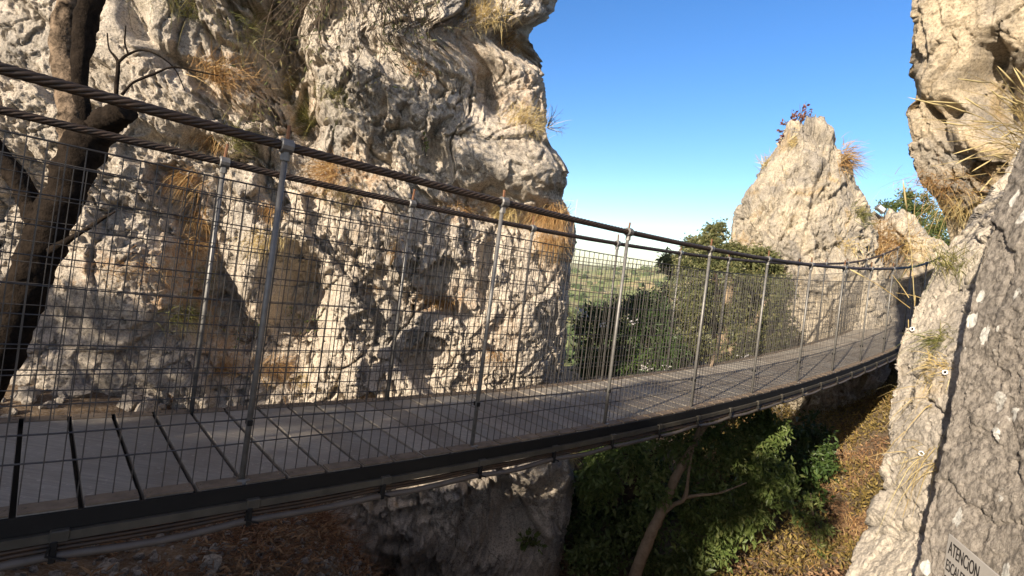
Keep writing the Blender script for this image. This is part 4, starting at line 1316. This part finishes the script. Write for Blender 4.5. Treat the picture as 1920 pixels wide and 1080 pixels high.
C_ = (0,)
TUFTS = [
    ('wide mop of orange dry grass in the top left hollow beyond the dead twigs', 415, 140, .34, 300, 'grass_dry', .10, .25, .3),
    ('green and straw tuft hanging at the top edge of the cliff', 335, 15, .30, 170, 'grass_green', .08, .6, .2),
    ('orange dry tuft just left of the second rail post on the cliff', 350, 335, .28, 240, 'grass_dry', .08, .6, .2),
    ('long bed of rusty dry grass along the ledge above the rail ropes', 610, 325, .30, 380, 'grass_dry', .13, .3, .4),
    ('greenish grass growing on the ledge behind the tall near post', 450, 265, .24, 180, 'grass_green', .10, .2, .7),
    ('tall green and straw sprays left of the rounded bulge', 575, 225, .40, 220, 'grass_green', .09, .25, .7),
    ('straw grass spreading under the hanging shrub', 545, 165, .30, 160, 'grass_straw', .09, .4, .4),
    ('dry straw tuft beside the cliff top right of the hanging shrub', 905, 25, .30, 260, 'grass_straw', .12, .4, .4),
    ('dry straw tuft spilling down below the cliff top tuft', 955, 78, .30, 240, 'grass_dry', .09, .5, .2),
    ('dry straw tuft sitting on top of the big grey bulge', 985, 232, .28, 260, 'grass_straw', .10, .3, .5),
    ('orange tuft at the outer edge of the cliff over the rope', 1050, 290, .22, 200, 'grass_dry', .06, .6, .2),
    ('big shaggy tuft hanging from the cliff edge just above the rope', 1035, 400, .32, 380, 'grass_dry', .10, .8, .1),
    ('shaggy tuft hanging below the ropes at the cliff edge', 1030, 450, .26, 220, 'grass_dry', .07, .9, .0),
    ('dry tuft under the grey bulge left of the hanging edge tufts', 945, 395, .28, 200, 'grass_straw', .09, .6, .2),
    ('orange grass in the hollow under the bulge by the second far post', 860, 385, .18, 140, 'grass_dry', .08, .5, .2),
    ('orange ball of dry grass in a slot midway up the meshed wall', 825, 565, .17, 200, 'grass_dry', .06, .4, .2),
    ('faded tuft with straw stalks right of the first tall post', 510, 395, .24, 170, 'grass_dry', .08, .6, .2),
    ('straw tuft above the dark cave in the wall', 500, 450, .22, 150, 'grass_straw', .08, .5, .3),
    ('orange grass strip low on the slab beside the trunk', 255, 512, .14, 130, 'grass_dry', .12, .3, .2),
    ('orange patch halfway up the ochre gully', 350, 455, .20, 150, 'grass_dry', .07, .5, .2),
    ('green and orange plant in the ochre gully', 350, 590, .26, 220, 'grass_green', .10, .5, .4),
    ('orange stems crossing the foot of the ochre gully', 415, 690, .24, 200, 'grass_dry', .09, .3, .6),
    ('reddish dry clump at the foot of the dark cave', 520, 690, .26, 300, 'grass_dry', .11, .6, .3),
    ('straw stalks low on the right of the dark cave', 580, 720, .24, 160, 'grass_straw', .10, .3, .6),
    ('small dry tuft low on the cliff by the third bay', 690, 745, .16, 120, 'grass_dry', .07, .4, .4),
    ('small dry tuft in a crack near the right end of the meshed wall', 935, 665, .14, 110, 'grass_dry', .06, .5, .2),
    ('little dry tuft clinging to the cliff corner behind the mesh', 1062, 585, .16, 120, 'grass_dry', .05, .6, .2),
    ('little dry tuft on the cliff foot just under the deck edge', 1070, 848, .18, 120, 'grass_straw', .05, .4, .2),
    ('thin green sprays at the top edge left of the hanging shrub', 455, 45, .34, 150, 'grass_green', .12, .5, .3),
    ('dull green tuft in the shadow below the hanging shrub', 640, 175, .26, 160, 'grass_green', .11, .6, .2),
    ('orange fan of dry stems right above the first far post', 395, 262, .22, 170, 'grass_dry', .09, .4, .4),
    ('loose orange stems trailing down the right of the slab top', 370, 400, .22, 170, 'grass_dry', .06, .8, .1),
    ('faded straw tuft below the long rusty bed of grass', 650, 365, .20, 150, 'grass_straw', .09, .5, .2),
    ('dark green tuft in the upper part of the ochre gully', 385, 520, .20, 150, 'grass_green', .07, .5, .3),
    ('small orange tuft near the middle of the meshed wall', 740, 470, .14, 110, 'grass_dry', .07, .5, .2),
    ('orange tuft in a hollow left of the slot with the grass ball', 705, 550, .13, 100, 'grass_dry', .06, .5, .2),
    ('tiny dry tuft over the bulge beneath the hanging shrub', 780, 130, .14, 100, 'grass_dry', .05, .4, .3),
]
for (lb, u, v, L, n, m, sp, dr, up) in TUFTS:
    tuft(lb, u, v, L * 1.05, int(n * 1.7), M[m], sp * 1.25, dr, up)
PIN = (1, 2, 3)
for (lb, u, v, L, n, m, sp, dr, up) in [
        ('brown grass along the right shoulder of the pinnacle', 1585, 300, .55, 260, 'grass_dry', .22, .3, .5),
        ('grey brown dry tuft on the left shoulder of the pinnacle', 1405, 345, .5, 200, 'grass_dry', .14, .2, .7),
        ('small tuft partway up the left ridge of the pinnacle', 1440, 305, .35, 120, 'grass_straw', .12, .2, .7),
        ('mustard patch of grass under the tip of the pinnacle', 1487, 266, .18, 160, 'grass_straw', .16, .4, .3),
        ('large brown bush of dry grass on the slope right of the pinnacle', 1648, 455, .9, 700, 'grass_dry', .42, .35, .6),
        ('mustard tuft low on the right side of the pinnacle', 1612, 405, .4, 160, 'grass_green', .18, .3, .6),
        ('mustard grass on a ledge just above the far ropes', 1585, 465, .25, 160, 'grass_straw', .2, .3, .4),
        ('dry tuft beside the last posts of the far rail', 1715, 465, .4, 180, 'grass_straw', .2, .3, .6)]:
    tuft(lb, u, v, L, n, M[m], sp, dr, up, width=0.012, only=PIN)
RGT = (4, 5, 6)
for (lb, u, v, L, n, m, sp, dr, up) in [
        ('fringe of dry grass under the overhanging rock', 1760, 345, .30, 260, 'grass_dry', .12, .5, .2),
        ('dry tuft where the overhanging rock meets the ledge', 1800, 380, .26, 200, 'grass_straw', .10, .4, .3),
        ('green and straw tuft on the upper ledge', 1800, 490, .24, 260, 'grass_green', .08, .5, .3),
        ('dark green tuft in the notch of the ledge', 1772, 640, .18, 180, 'grass_green', .05, .5, .4),
        ('yellow dry flower clump on the ledge', 1752, 690, .12, 160, 'grass_straw', .05, .3, .3),
        ('straw stems hanging down the middle of the ledge', 1745, 750, .26, 60, 'grass_straw', .08, .9, .0),
        ('straw stems low on the ledge beside the grey rock', 1725, 860, .24, 55, 'grass_straw', .08, .9, .0),
        ('thin dry sprigs sticking out from the ledge over the gully', 1663, 810, .20, 50, 'grass_dry', .03, .2, .3)]:
    tuft(lb, u, v, L, n, M[m], sp, dr, up, width=0.004, only=RGT)


def spray(label, roots, tips, n, mat, width=0.006, seed=0, bow=0.12, heads=True):
    """long grass stalks bowing from roots towards tips: world points"""
    r = np.random.default_rng(seed)
    mb = MB()
    roots = np.array(roots); tips = np.array(tips)
    for q in range(n):
        a = roots[r.integers(len(roots))] + r.normal(size=3) * 0.05
        b_ = tips[q % len(tips)] + r.normal(size=3) * 0.10
        m_ = (a + b_) / 2 + UP * bow * np.linalg.norm(b_ - a) * r.uniform(0.3, 1.3)
        P = curve([a, m_, b_], 10)
        mb.tube(P, np.linspace(width * .5, width * .2, 10), 4, False, r.random())
        if heads and q % 2 == 0:
            mb.tube([P[-3], P[-2] * 1.0, P[-1], P[-1] + (P[-1] - P[-2]) * .6], [width * .3, width * 0.9, width * 0.8, width * .1], 5, True, 0.9)
    o = mb.build('tall_grass', mat, None, True, roots[0])
    return tag(o, label, 'grass')


spray('long golden grass stalks bending out in front of the overhanging rock',
      [at(1990, 330, 2.6), at(1960, 300, 2.6), at(1980, 270, 2.7)],
      [at(u, v, 2.5) for (u, v) in [(1862, 155), (1890, 158), (1755, 205), (1800, 215), (1850, 250), (1842, 290), (1880, 300), (1830, 195), (1900, 180), (1915, 210), (1870, 230), (1780, 232), (1905, 260), (1860, 200)]], 80, M['grass_straw'], 0.0042, 5, 0.10)
spray('few pale stalks leaning across the end of the bridge in front of the ledge',
      [at(1725, 560, 3.2), at(1712, 572, 3.2)], [at(u, v, 3.2) for (u, v) in [(1672, 485), (1690, 530), (1660, 670), (1648, 668), (1738, 400)]], 6, M['grass_straw'], 0.006, 8, 0.05)


def shrub(label, base, tips, leaf_m, seed, n_leaf=6, ll=0.05, lw=0.018, r0=0.006, side=3, name='shrub', wob=0.05, jit=0.35):
    """twiggy shrub: curved stems from base to tips, side twigs, sparse leaves"""
    r = np.random.default_rng(seed)
    root = empty(name, base, label, 'shrub')
    mb = MB(); lf = MB()
    LP, LD = [], []
    for t in tips:
        L = np.linalg.norm(t - base)
        m_ = base * .5 + t * .5 + r.normal(size=3) * wob * L
        P = curve([base, m_, t], 12)
        mb.tube(P, np.linspace(r0, r0 * .25, 12), 5, False)
        for q in range(side):
            i = r.integers(3, 11)
            d = (P[i] - P[i - 1]); d /= np.linalg.norm(d)
            d = d + r.normal(size=3) * 0.8
            e = P[i] + d / np.linalg.norm(d) * L * r.uniform(.12, .35)
            S = curve([P[i], P[i] * .5 + e * .5 + r.normal(size=3) * .03 * L, e], 6)
            mb.tube(S, np.linspace(r0 * .45, r0 * .15, 6), 4, False)
            for _ in range(n_leaf):
                j = r.integers(1, 6)
                LP.append(S[j]); LD.append((S[j] - S[j - 1]) / (np.linalg.norm(S[j] - S[j - 1]) + 1e-6) + r.normal(size=3) * jit)
    mb.build('stems', M['twig'], root, True, base)
    if LP:
        n = len(LP)
        sz = r.uniform(.6, 1.2, n)
        leaves(lf, np.array(LP), np.array(LD), ll * sz, lw * sz, seed)
        lf.build('foliage', leaf_m, root, False, base)
    return root


r_ = np.random.default_rng(77)
tips = []
for q in range(46):
    u = r_.uniform(470, 840); v = r_.uniform(20, 190) * (1 - abs(u - 660) / 420) + 30
    h = hit(u, v, C_)
    tips.append(at(u, v, h[0][1] - r_.uniform(.1, .45)))
hb = at(690, -190, 5.9)
shrub('thin leafy shrub hanging down over the upper middle of the cliff', hb, tips, M['leaf_olive'], 21, 4, 0.07, 0.02, 0.008, 6, 'hanging_shrub', 0.10)
p0 = hit(1496, 238, (1,))
p0 = p0[0] if p0 is not None else at(1496, 238, PY)
shrub('reddish twiggy shrub standing on the tip of the pinnacle', p0 + np.array([0, .2, -.05]), [at(u, v, PY) for (u, v) in [(1470, 225), (1462, 245), (1485, 205), (1500, 195), (1512, 190), (1520, 205), (1526, 215), (1490, 222), (1505, 215), (1456, 262)]], M['leaf_red'], 22, 5, 0.09, 0.05, 0.016, 4)
h = hit(1022, 235, C_)
shrub('leafless purple grey twigs sticking out from the cliff edge against the sky', at(1026, 240, 6.9), [at(u, v, 6.9) for (u, v) in [(1045, 196), (1056, 205), (1066, 232), (1068, 240), (1050, 222), (1040, 210), (1060, 250), (1036, 200)]], M['leaf_red'], 23, 0, 0.03, 0.01, 0.005, 5)
h = hit(1068, 385, C_)
shrub('pale dry twigs on the cliff edge just above the hanging tufts', at(1058, 400, 6.7), [at(u, v, 6.7) for (u, v) in [(1072, 372), (1066, 375), (1078, 390)]], M['leaf_red'], 24, 0, 0.03, 0.01, 0.003, 3)
for (lb, u0, v0, tp, mt, sd) in [
        ('bare twiggy stem crossing the dark cave in the wall', 560, 640, [(570, 540), (600, 560), (545, 560), (580, 600), (530, 590), (610, 600)], 'leaf_light', 25),
        ('small sprig with light green leaves in the gully foot', 470, 640, [(455, 600), (480, 605), (430, 620), (440, 650), (490, 620)], 'leaf_light', 26),
        ('dead grey twigs drooping over the ledge below the orange mop of grass', 480, 180, [(470, 250), (500, 260), (450, 230), (520, 230), (440, 260), (490, 220), (530, 200)], 'leaf_olive', 27),
        ('lone leafy sprig in the hollow left of the grey bulge', 792, 255, [(796, 275), (790, 282), (800, 265)], 'leaf_light', 28)]:
    h = hit(u0, v0, C_)
    yb = h[0][1] - 0.02
    shrub(lb, at(u0, v0, yb), [at(u, v, min(yb, hit(u, v, C_)[0][1]) - 0.12) for (u, v) in tp], M[mt], sd, 2, 0.05, 0.022, 0.006, 4)
for (lb, u0, v0, sd, m) in [('curled brown dead plant at the cliff foot beside the deck', 165, 775, 31, 'leaf_dead'), ('second curled brown dead plant further along the cliff foot', 285, 770, 32, 'leaf_dead'),
                            ('leafy green weed in the dark rock under the bridge', 985, 1010, 33, 'leaf_light')]:
    h = hit(u0, v0, C_)
    yb = h[0][1] - 0.05
    b0 = at(u0, v0 + 14, yb)
    shrub(lb, b0, [b0 + np.array([rng.normal() * .13, -.08 + rng.normal() * .06, .10 + rng.random() * .16]) for _ in range(9)], M[m], sd, 6, 0.07, 0.035, 0.004, 3, 'weed')

# ------------------------------------------------------------------ LITTER, RUBBLE, UNDERGROWTH (uncountable)
def ground_pts(n, poly_px, y_lo, y_hi, seed):
    """points on the ground whose sight lines fall in the photo rectangle"""
    r = np.random.default_rng(seed)
    u0, u1, v0, v1 = poly_px
    x = r.uniform(-9, 9, n * 14); y = r.uniform(y_lo, y_hi, n * 14)
    z = ground_z(x, y)
    P = np.stack([x, y, z], 1)
    u, v = project(P)
    k = (u > u0) & (u < u1) & (v > v0) & (v < v1)
    return P[k][:n]


ICO = None
def ico():
    global ICO
    if ICO is None:
        import bmesh
        bm = bmesh.new(); bmesh.ops.create_icosphere(bm, subdivisions=2, radius=1)
        ICO = (np.array([v.co[:] for v in bm.verts]), np.array([[v.index for v in f.verts] for f in bm.faces])); bm.free()
    return ICO


M['stone'] = rock_mat('loose_stone', (0.40, 0.35, 0.29), (0.24, 0.22, 0.20), (0.34, 0.24, 0.14), 0.5, 0.4, 0.2)


def stones(mb, P, size, seed):
    r = np.random.default_rng(seed)
    V0, F0 = ico()
    for q, p in enumerate(P):
        s_ = size * r.lognormal(0, 0.5)
        sc = s_ * r.uniform(.55, 1.2, 3)
        R_ = np.array(Matrix.Rotation(r.uniform(0, 6.28), 3, Vector(r.normal(size=3)).normalized()))
        V = V0 + 0.35 * facets(V0 * 1.3 + r.normal(size=3) * 9, int(r.integers(1e6)))[0][:, None] * V0
        mb.add((V * sc) @ R_.T + p + UP * s_ * .2, F0)


mb = MB(); stones(mb, ground_pts(1500, (-40, 700, 800, 1120), 2.2, 6.5, 1), 0.019, 2)
tag(mb.build('rubble', M['stone'], None, False, at(200, 1060, 3.2)), 'small loose stones strewn on the brown slope under the bridge', None, None, 'stuff')
mb = MB(); stones(mb, ground_pts(160, (-40, 420, 720, 800), 3.6, 6.8, 3), 0.045, 4)
tag(mb.build('rocks', M['stone'], None, False, at(60, 780, 4.6)), 'broken rocks heaped along the cliff foot behind the deck', None, None, 'stuff')


def litter(name, label, P, mat, ll, lw, seed, lift=0.0, lay=0.35):
    r = np.random.default_rng(seed)
    mb = MB()
    n = len(P)
    D = np.stack([r.normal(size=n), r.normal(size=n), lay * np.abs(r.normal(size=n))], 1)
    sz = r.uniform(.5, 1.3, n)
    leaves(mb, P + UP * (0.01 + lift * r.random((n, 1))), D, ll * sz, lw * sz, seed)
    return tag(mb.build(name, mat, None, False, P[0]), label, None, None, 'stuff')


P1 = ground_pts(16000, (-40, 1100, 840, 1120), 2.2, 7.5, 5)
k = fbm(P1 * 1.6, 3, 91) > -0.16
litter('leaf_litter', 'reddish brown fallen leaves and twigs covering the shaded slope', P1[k], M['leaf_dead'], 0.07, 0.016, 6, 0.06)
P2 = ground_pts(40000, (1280, 1720, 640, 1120), 5.5, 13, 7)
k = fbm(P2 * 0.9, 3, 92) > -0.02
litter('undergrowth', 'golden and green low plants covering the gully beside the ledge', P2[k], M['leaf_yellow'], 0.06, 0.024, 8, 0.24, 0.9)
mb = MB()
kk = fbm(P2 * 0.7 + 3.0, 3, 95) > 0.02
Pg = P2[kk][:6000]
rg = np.random.default_rng(96)
blades(mb, Pg, rg.normal(size=Pg.shape) * 0.5 + UP * 0.8, rg.uniform(.10, .34, len(Pg)), 0.009, rg.uniform(.1, .9, len(Pg)), 97)
tag(mb.build('dry_grass', M['grass_dry'], None, False, Pg[0]), 'dry golden grass growing through the gully plants', None, None, 'stuff')
litter('fallen_leaves', 'brown fallen leaves between the low plants of the gully', P2[~k], M['leaf_dead'], 0.06, 0.026, 9, 0.03)

# heaps of dead brush on the slope under the bridge
for (lb, u, v, y_, L, n_, sd) in [('reddish heap of dead brush on the slope below the second deck post', 540, 1000, 4.7, .42, 520, 41), ('low heap of brown dead stalks at the bottom of the slope', 470, 1060, 3.9, .30, 380, 42),
                              ('tangle of dead stalks against the dark rock under the bridge', 620, 1010, 4.9, .36, 380, 43), ('scrap of dead brush near the conduit at the left', 330, 1000, 4.0, .24, 240, 44)]:
    p = at(u, v, y_)
    p[2] = float(ground_z(np.array([p[0]]), np.array([p[1]]))[0])
    r = np.random.default_rng(sd)
    mb = MB()
    P = p + r.normal(size=(n_, 3)) * np.array([L * .6, L * .5, 0.02])
    P[:, 2] = ground_z(P[:, 0], P[:, 1]) + 0.01
    D = r.normal(size=(n_, 3)) * np.array([1, 1, .5]) + UP * .35
    blades(mb, P, D, L * r.uniform(.4, 1.1, n_), 0.006, .5 * r.random(n_), sd)
    tag(mb.build('dead_brush', M['grass_brown'], None, False, p), lb, 'brush', 'heaps of dead brush')

# ------------------------------------------------------------------ SMALL FIXTURES
# lettered sign on the grey rock
M['sign_white'] = simple_mat('aged_white_sign', (0.40, 0.37, 0.33), 0.5, 0.0, 0.12, 8)
M['letter'] = simple_mat('black_lettering', (0.02, 0.017, 0.016), 0.6, 0.0, 0.2, 20)
h = hit(1800, 1035, (6,))
hp = h[0] if h is not None else at(1800, 1035, 1.55)
SX = np.array([-0.22, -0.975, 0]); SX /= np.linalg.norm(SX)          # along the lettering, towards the viewer
SN = np.array([-0.975, 0.22, 0.0]); SN /= np.linalg.norm(SN)         # out of the board
S0 = at(1779, 1000, float(hp[1]) + 0.06)
for _ in range(3):
    pass
SW, SH = 0.46, 0.34
# slide the board out along its normal until the rock is behind its visible corner
for q in range(40):
    ok = True
    for a_ in (0.02, 0.12, 0.24):
        for b_ in (0.02, 0.10, 0.2):
            p = S0 + SX * a_ - UP * b_
            r = Vector(p); L_ = r.length
            hh = _bv[6].ray_cast(Vector((0, 0, 0)), r.normalized())
            if hh[0] is not None and hh[3] < L_ - 0.002: ok = False
    if ok: break
    S0 = S0 * 0.993
sign = empty('warning_sign', S0, 'white warning sign with black hand lettering fixed on the grey rock', 'sign')
mb = MB()
c = S0 + SX * SW / 2 - UP * SH / 2 - SN * 0.003
mb.box(c, SX, UP, SN, SW / 2, SH / 2, 0.003, 0.001)
mb.build('board', M['sign_white'], sign, False, S0)


def lettering(text, x, z, size, squeeze=1.0):
    cu = bpy.data.curves.new('lettering', 'FONT')
    cu.body = text
    cu.size = size
    cu.extrude = 0.0006
    tmp = bpy.data.objects.new('lettering_curve', cu)
    COL.objects.link(tmp)
    dg = bpy.context.evaluated_depsgraph_get()
    me = bpy.data.meshes.new_from_object(tmp.evaluated_get(dg))
    bpy.data.objects.remove(tmp)
    V = np.array([v.co[:] for v in me.vertices])
    W = SX * 1.0
    co = [tuple(SX * (x + v[0] * squeeze) + UP * (z + v[1]) + SN * (0.0012 + v[2])) for v in V]
    for i, v in enumerate(me.vertices):
        v.co = co[i]
    me.materials.clear(); me.materials.append(M['letter'])
    me.name = 'lettering'
    link('lettering', me, sign)


lettering('ATENCiON', 0.014, -0.070, 0.072, 0.50)
lettering('ESCALERA', 0.012, -0.135, 0.062, 0.50)
lettering('SU', 0.012, -0.198, 0.062, 0.50)

# ring anchors on the ledge
M['white_metal'] = simple_mat('bright_anchor_metal', (0.74, 0.73, 0.71), 0.35, 0.3, 0.15, 30)
for (u, v, lb) in [(1714, 617, 'white ring anchor high on the ledge beside the bridge end'), (1776, 700, 'white ring anchor in the crack between ledge and grey rock'), (1731, 849, 'white ring anchor low on the ledge among straw stems')]:
    h = hit(u, v, (5, 6))
    if h is None: continue
    p, nr, _ = h
    vw = -p / np.linalg.norm(p)
    nr = nr + vw * 0.8; nr /= np.linalg.norm(nr)
    tx = np.cross(nr, UP); tx /= np.linalg.norm(tx); ty = np.cross(tx, nr)
    root = empty('ring_anchor', p, lb, 'anchor', 'climbing anchors on the ledge')
    mb = MB(); a_ = np.linspace(0, 2 * np.pi, 25)
    R_ = 0.010
    mb.tube([p + nr * 0.022 + tx * math.cos(q) * R_ + ty * (math.sin(q) * R_ - 0.004) for q in a_], 0.0038, 8, cap=False)
    mb.build('ring', M['white_metal'], root, True, p)
    mb = MB(); mb.tube([p - nr * .02, p + nr * .008], 0.008, 10); mb.tube([p + nr * .008, p + nr * .022], 0.0045, 6)
    mb.build('bolt', M['dark_steel'], root, True, p)

# floodlight beside the small boulder
fp = at(1651, 392, 13.7)
root = empty('floodlight', fp, 'small grey floodlight tilted up beside the perched boulder', 'floodlight')
fx = np.array([0.83, -0.1, -0.55]); fx /= np.linalg.norm(fx)
fz = np.cross(fx, np.array([0.2, -0.97, 0.1])); fz /= np.linalg.norm(fz); fy = np.cross(fz, fx)
mb = MB(); mb.box(fp, fx, fy, fz, 0.12, 0.05, 0.075, 0.015); mb.build('housing', M['steel'], root, False, fp)
mb = MB(); mb.box(fp - fy * 0.054 * (1 if fy[1] > 0 else -1), fx, fy, fz, 0.085, 0.004, 0.055, 0.002); mb.build('lens', M['white_metal'], root, False, fp)
mb = MB()
mb.tube([fp + fx * .12, fp + fx * .15 - UP * .1, fp + fx * .05 - UP * .22, fp - UP * .45], 0.012, 6); mb.build('bracket', M['dark_steel'], root, True, fp)

# ------------------------------------------------------------------ FAR COUNTRY
r_ = np.random.default_rng(55)
mb = MB(); V0, F0 = ico()
cnt = 0
while cnt < 600:
    y = 60 * math.exp(r_.random() * 3.4); x = y * r_.uniform(0.08, 0.42)
    nz_ = fbm(np.array([[x / 90, y / 90, 0.3]]), 3, 77)[0]
    if nz_ < -0.02 and r_.random() > 0.2: continue
    z = float(ground_z(np.array([x]), np.array([y]))[0])
    s_ = r_.uniform(1.2, 3.2) * (1 + y / 900)
    V = V0 * (1 + 0.28 * r_.normal(size=(len(V0), 1))) * np.array([s_, s_, s_ * .8]) + np.array([x, y, z + s_ * .5])
    mb.add(V, F0, r_.random()); cnt += 1
tag(mb.build('far_trees', leaf_mat('far_olive_leaf', (0.05, 0.075, 0.025), (0.075, 0.10, 0.035), (0.12, 0.13, 0.055), 0, 0.9), None, False, (0, 0, 0)), 'scattered olive trees and bushes on the far valley slopes', None, None, 'stuff')
# haze over the valley
hm = bpy.data.materials.new('valley_haze'); hm.use_nodes = True
hn = hm.node_tree; hn.nodes.clear()
ho = hn.nodes.new('ShaderNodeOutputMaterial'); pv = hn.nodes.new('ShaderNodeVolumePrincipled')
pv.inputs['Color'].default_value = (0.90, 0.90, 0.93, 1)
pv.inputs['Density'].default_value = 0.00007
pv.inputs['Anisotropy'].default_value = 0.2
hn.links.new(pv.outputs[0], ho.inputs['Volume'])
mb = MB(); mb.box((0, 1500, 40), (1, 0, 0), (0, 1, 0), UP, 5200, 5200, 130)
tag(mb.build('haze', hm, None, False, (0, 0, 0)), 'thin pale haze over the valley', None, None, 'stuff')
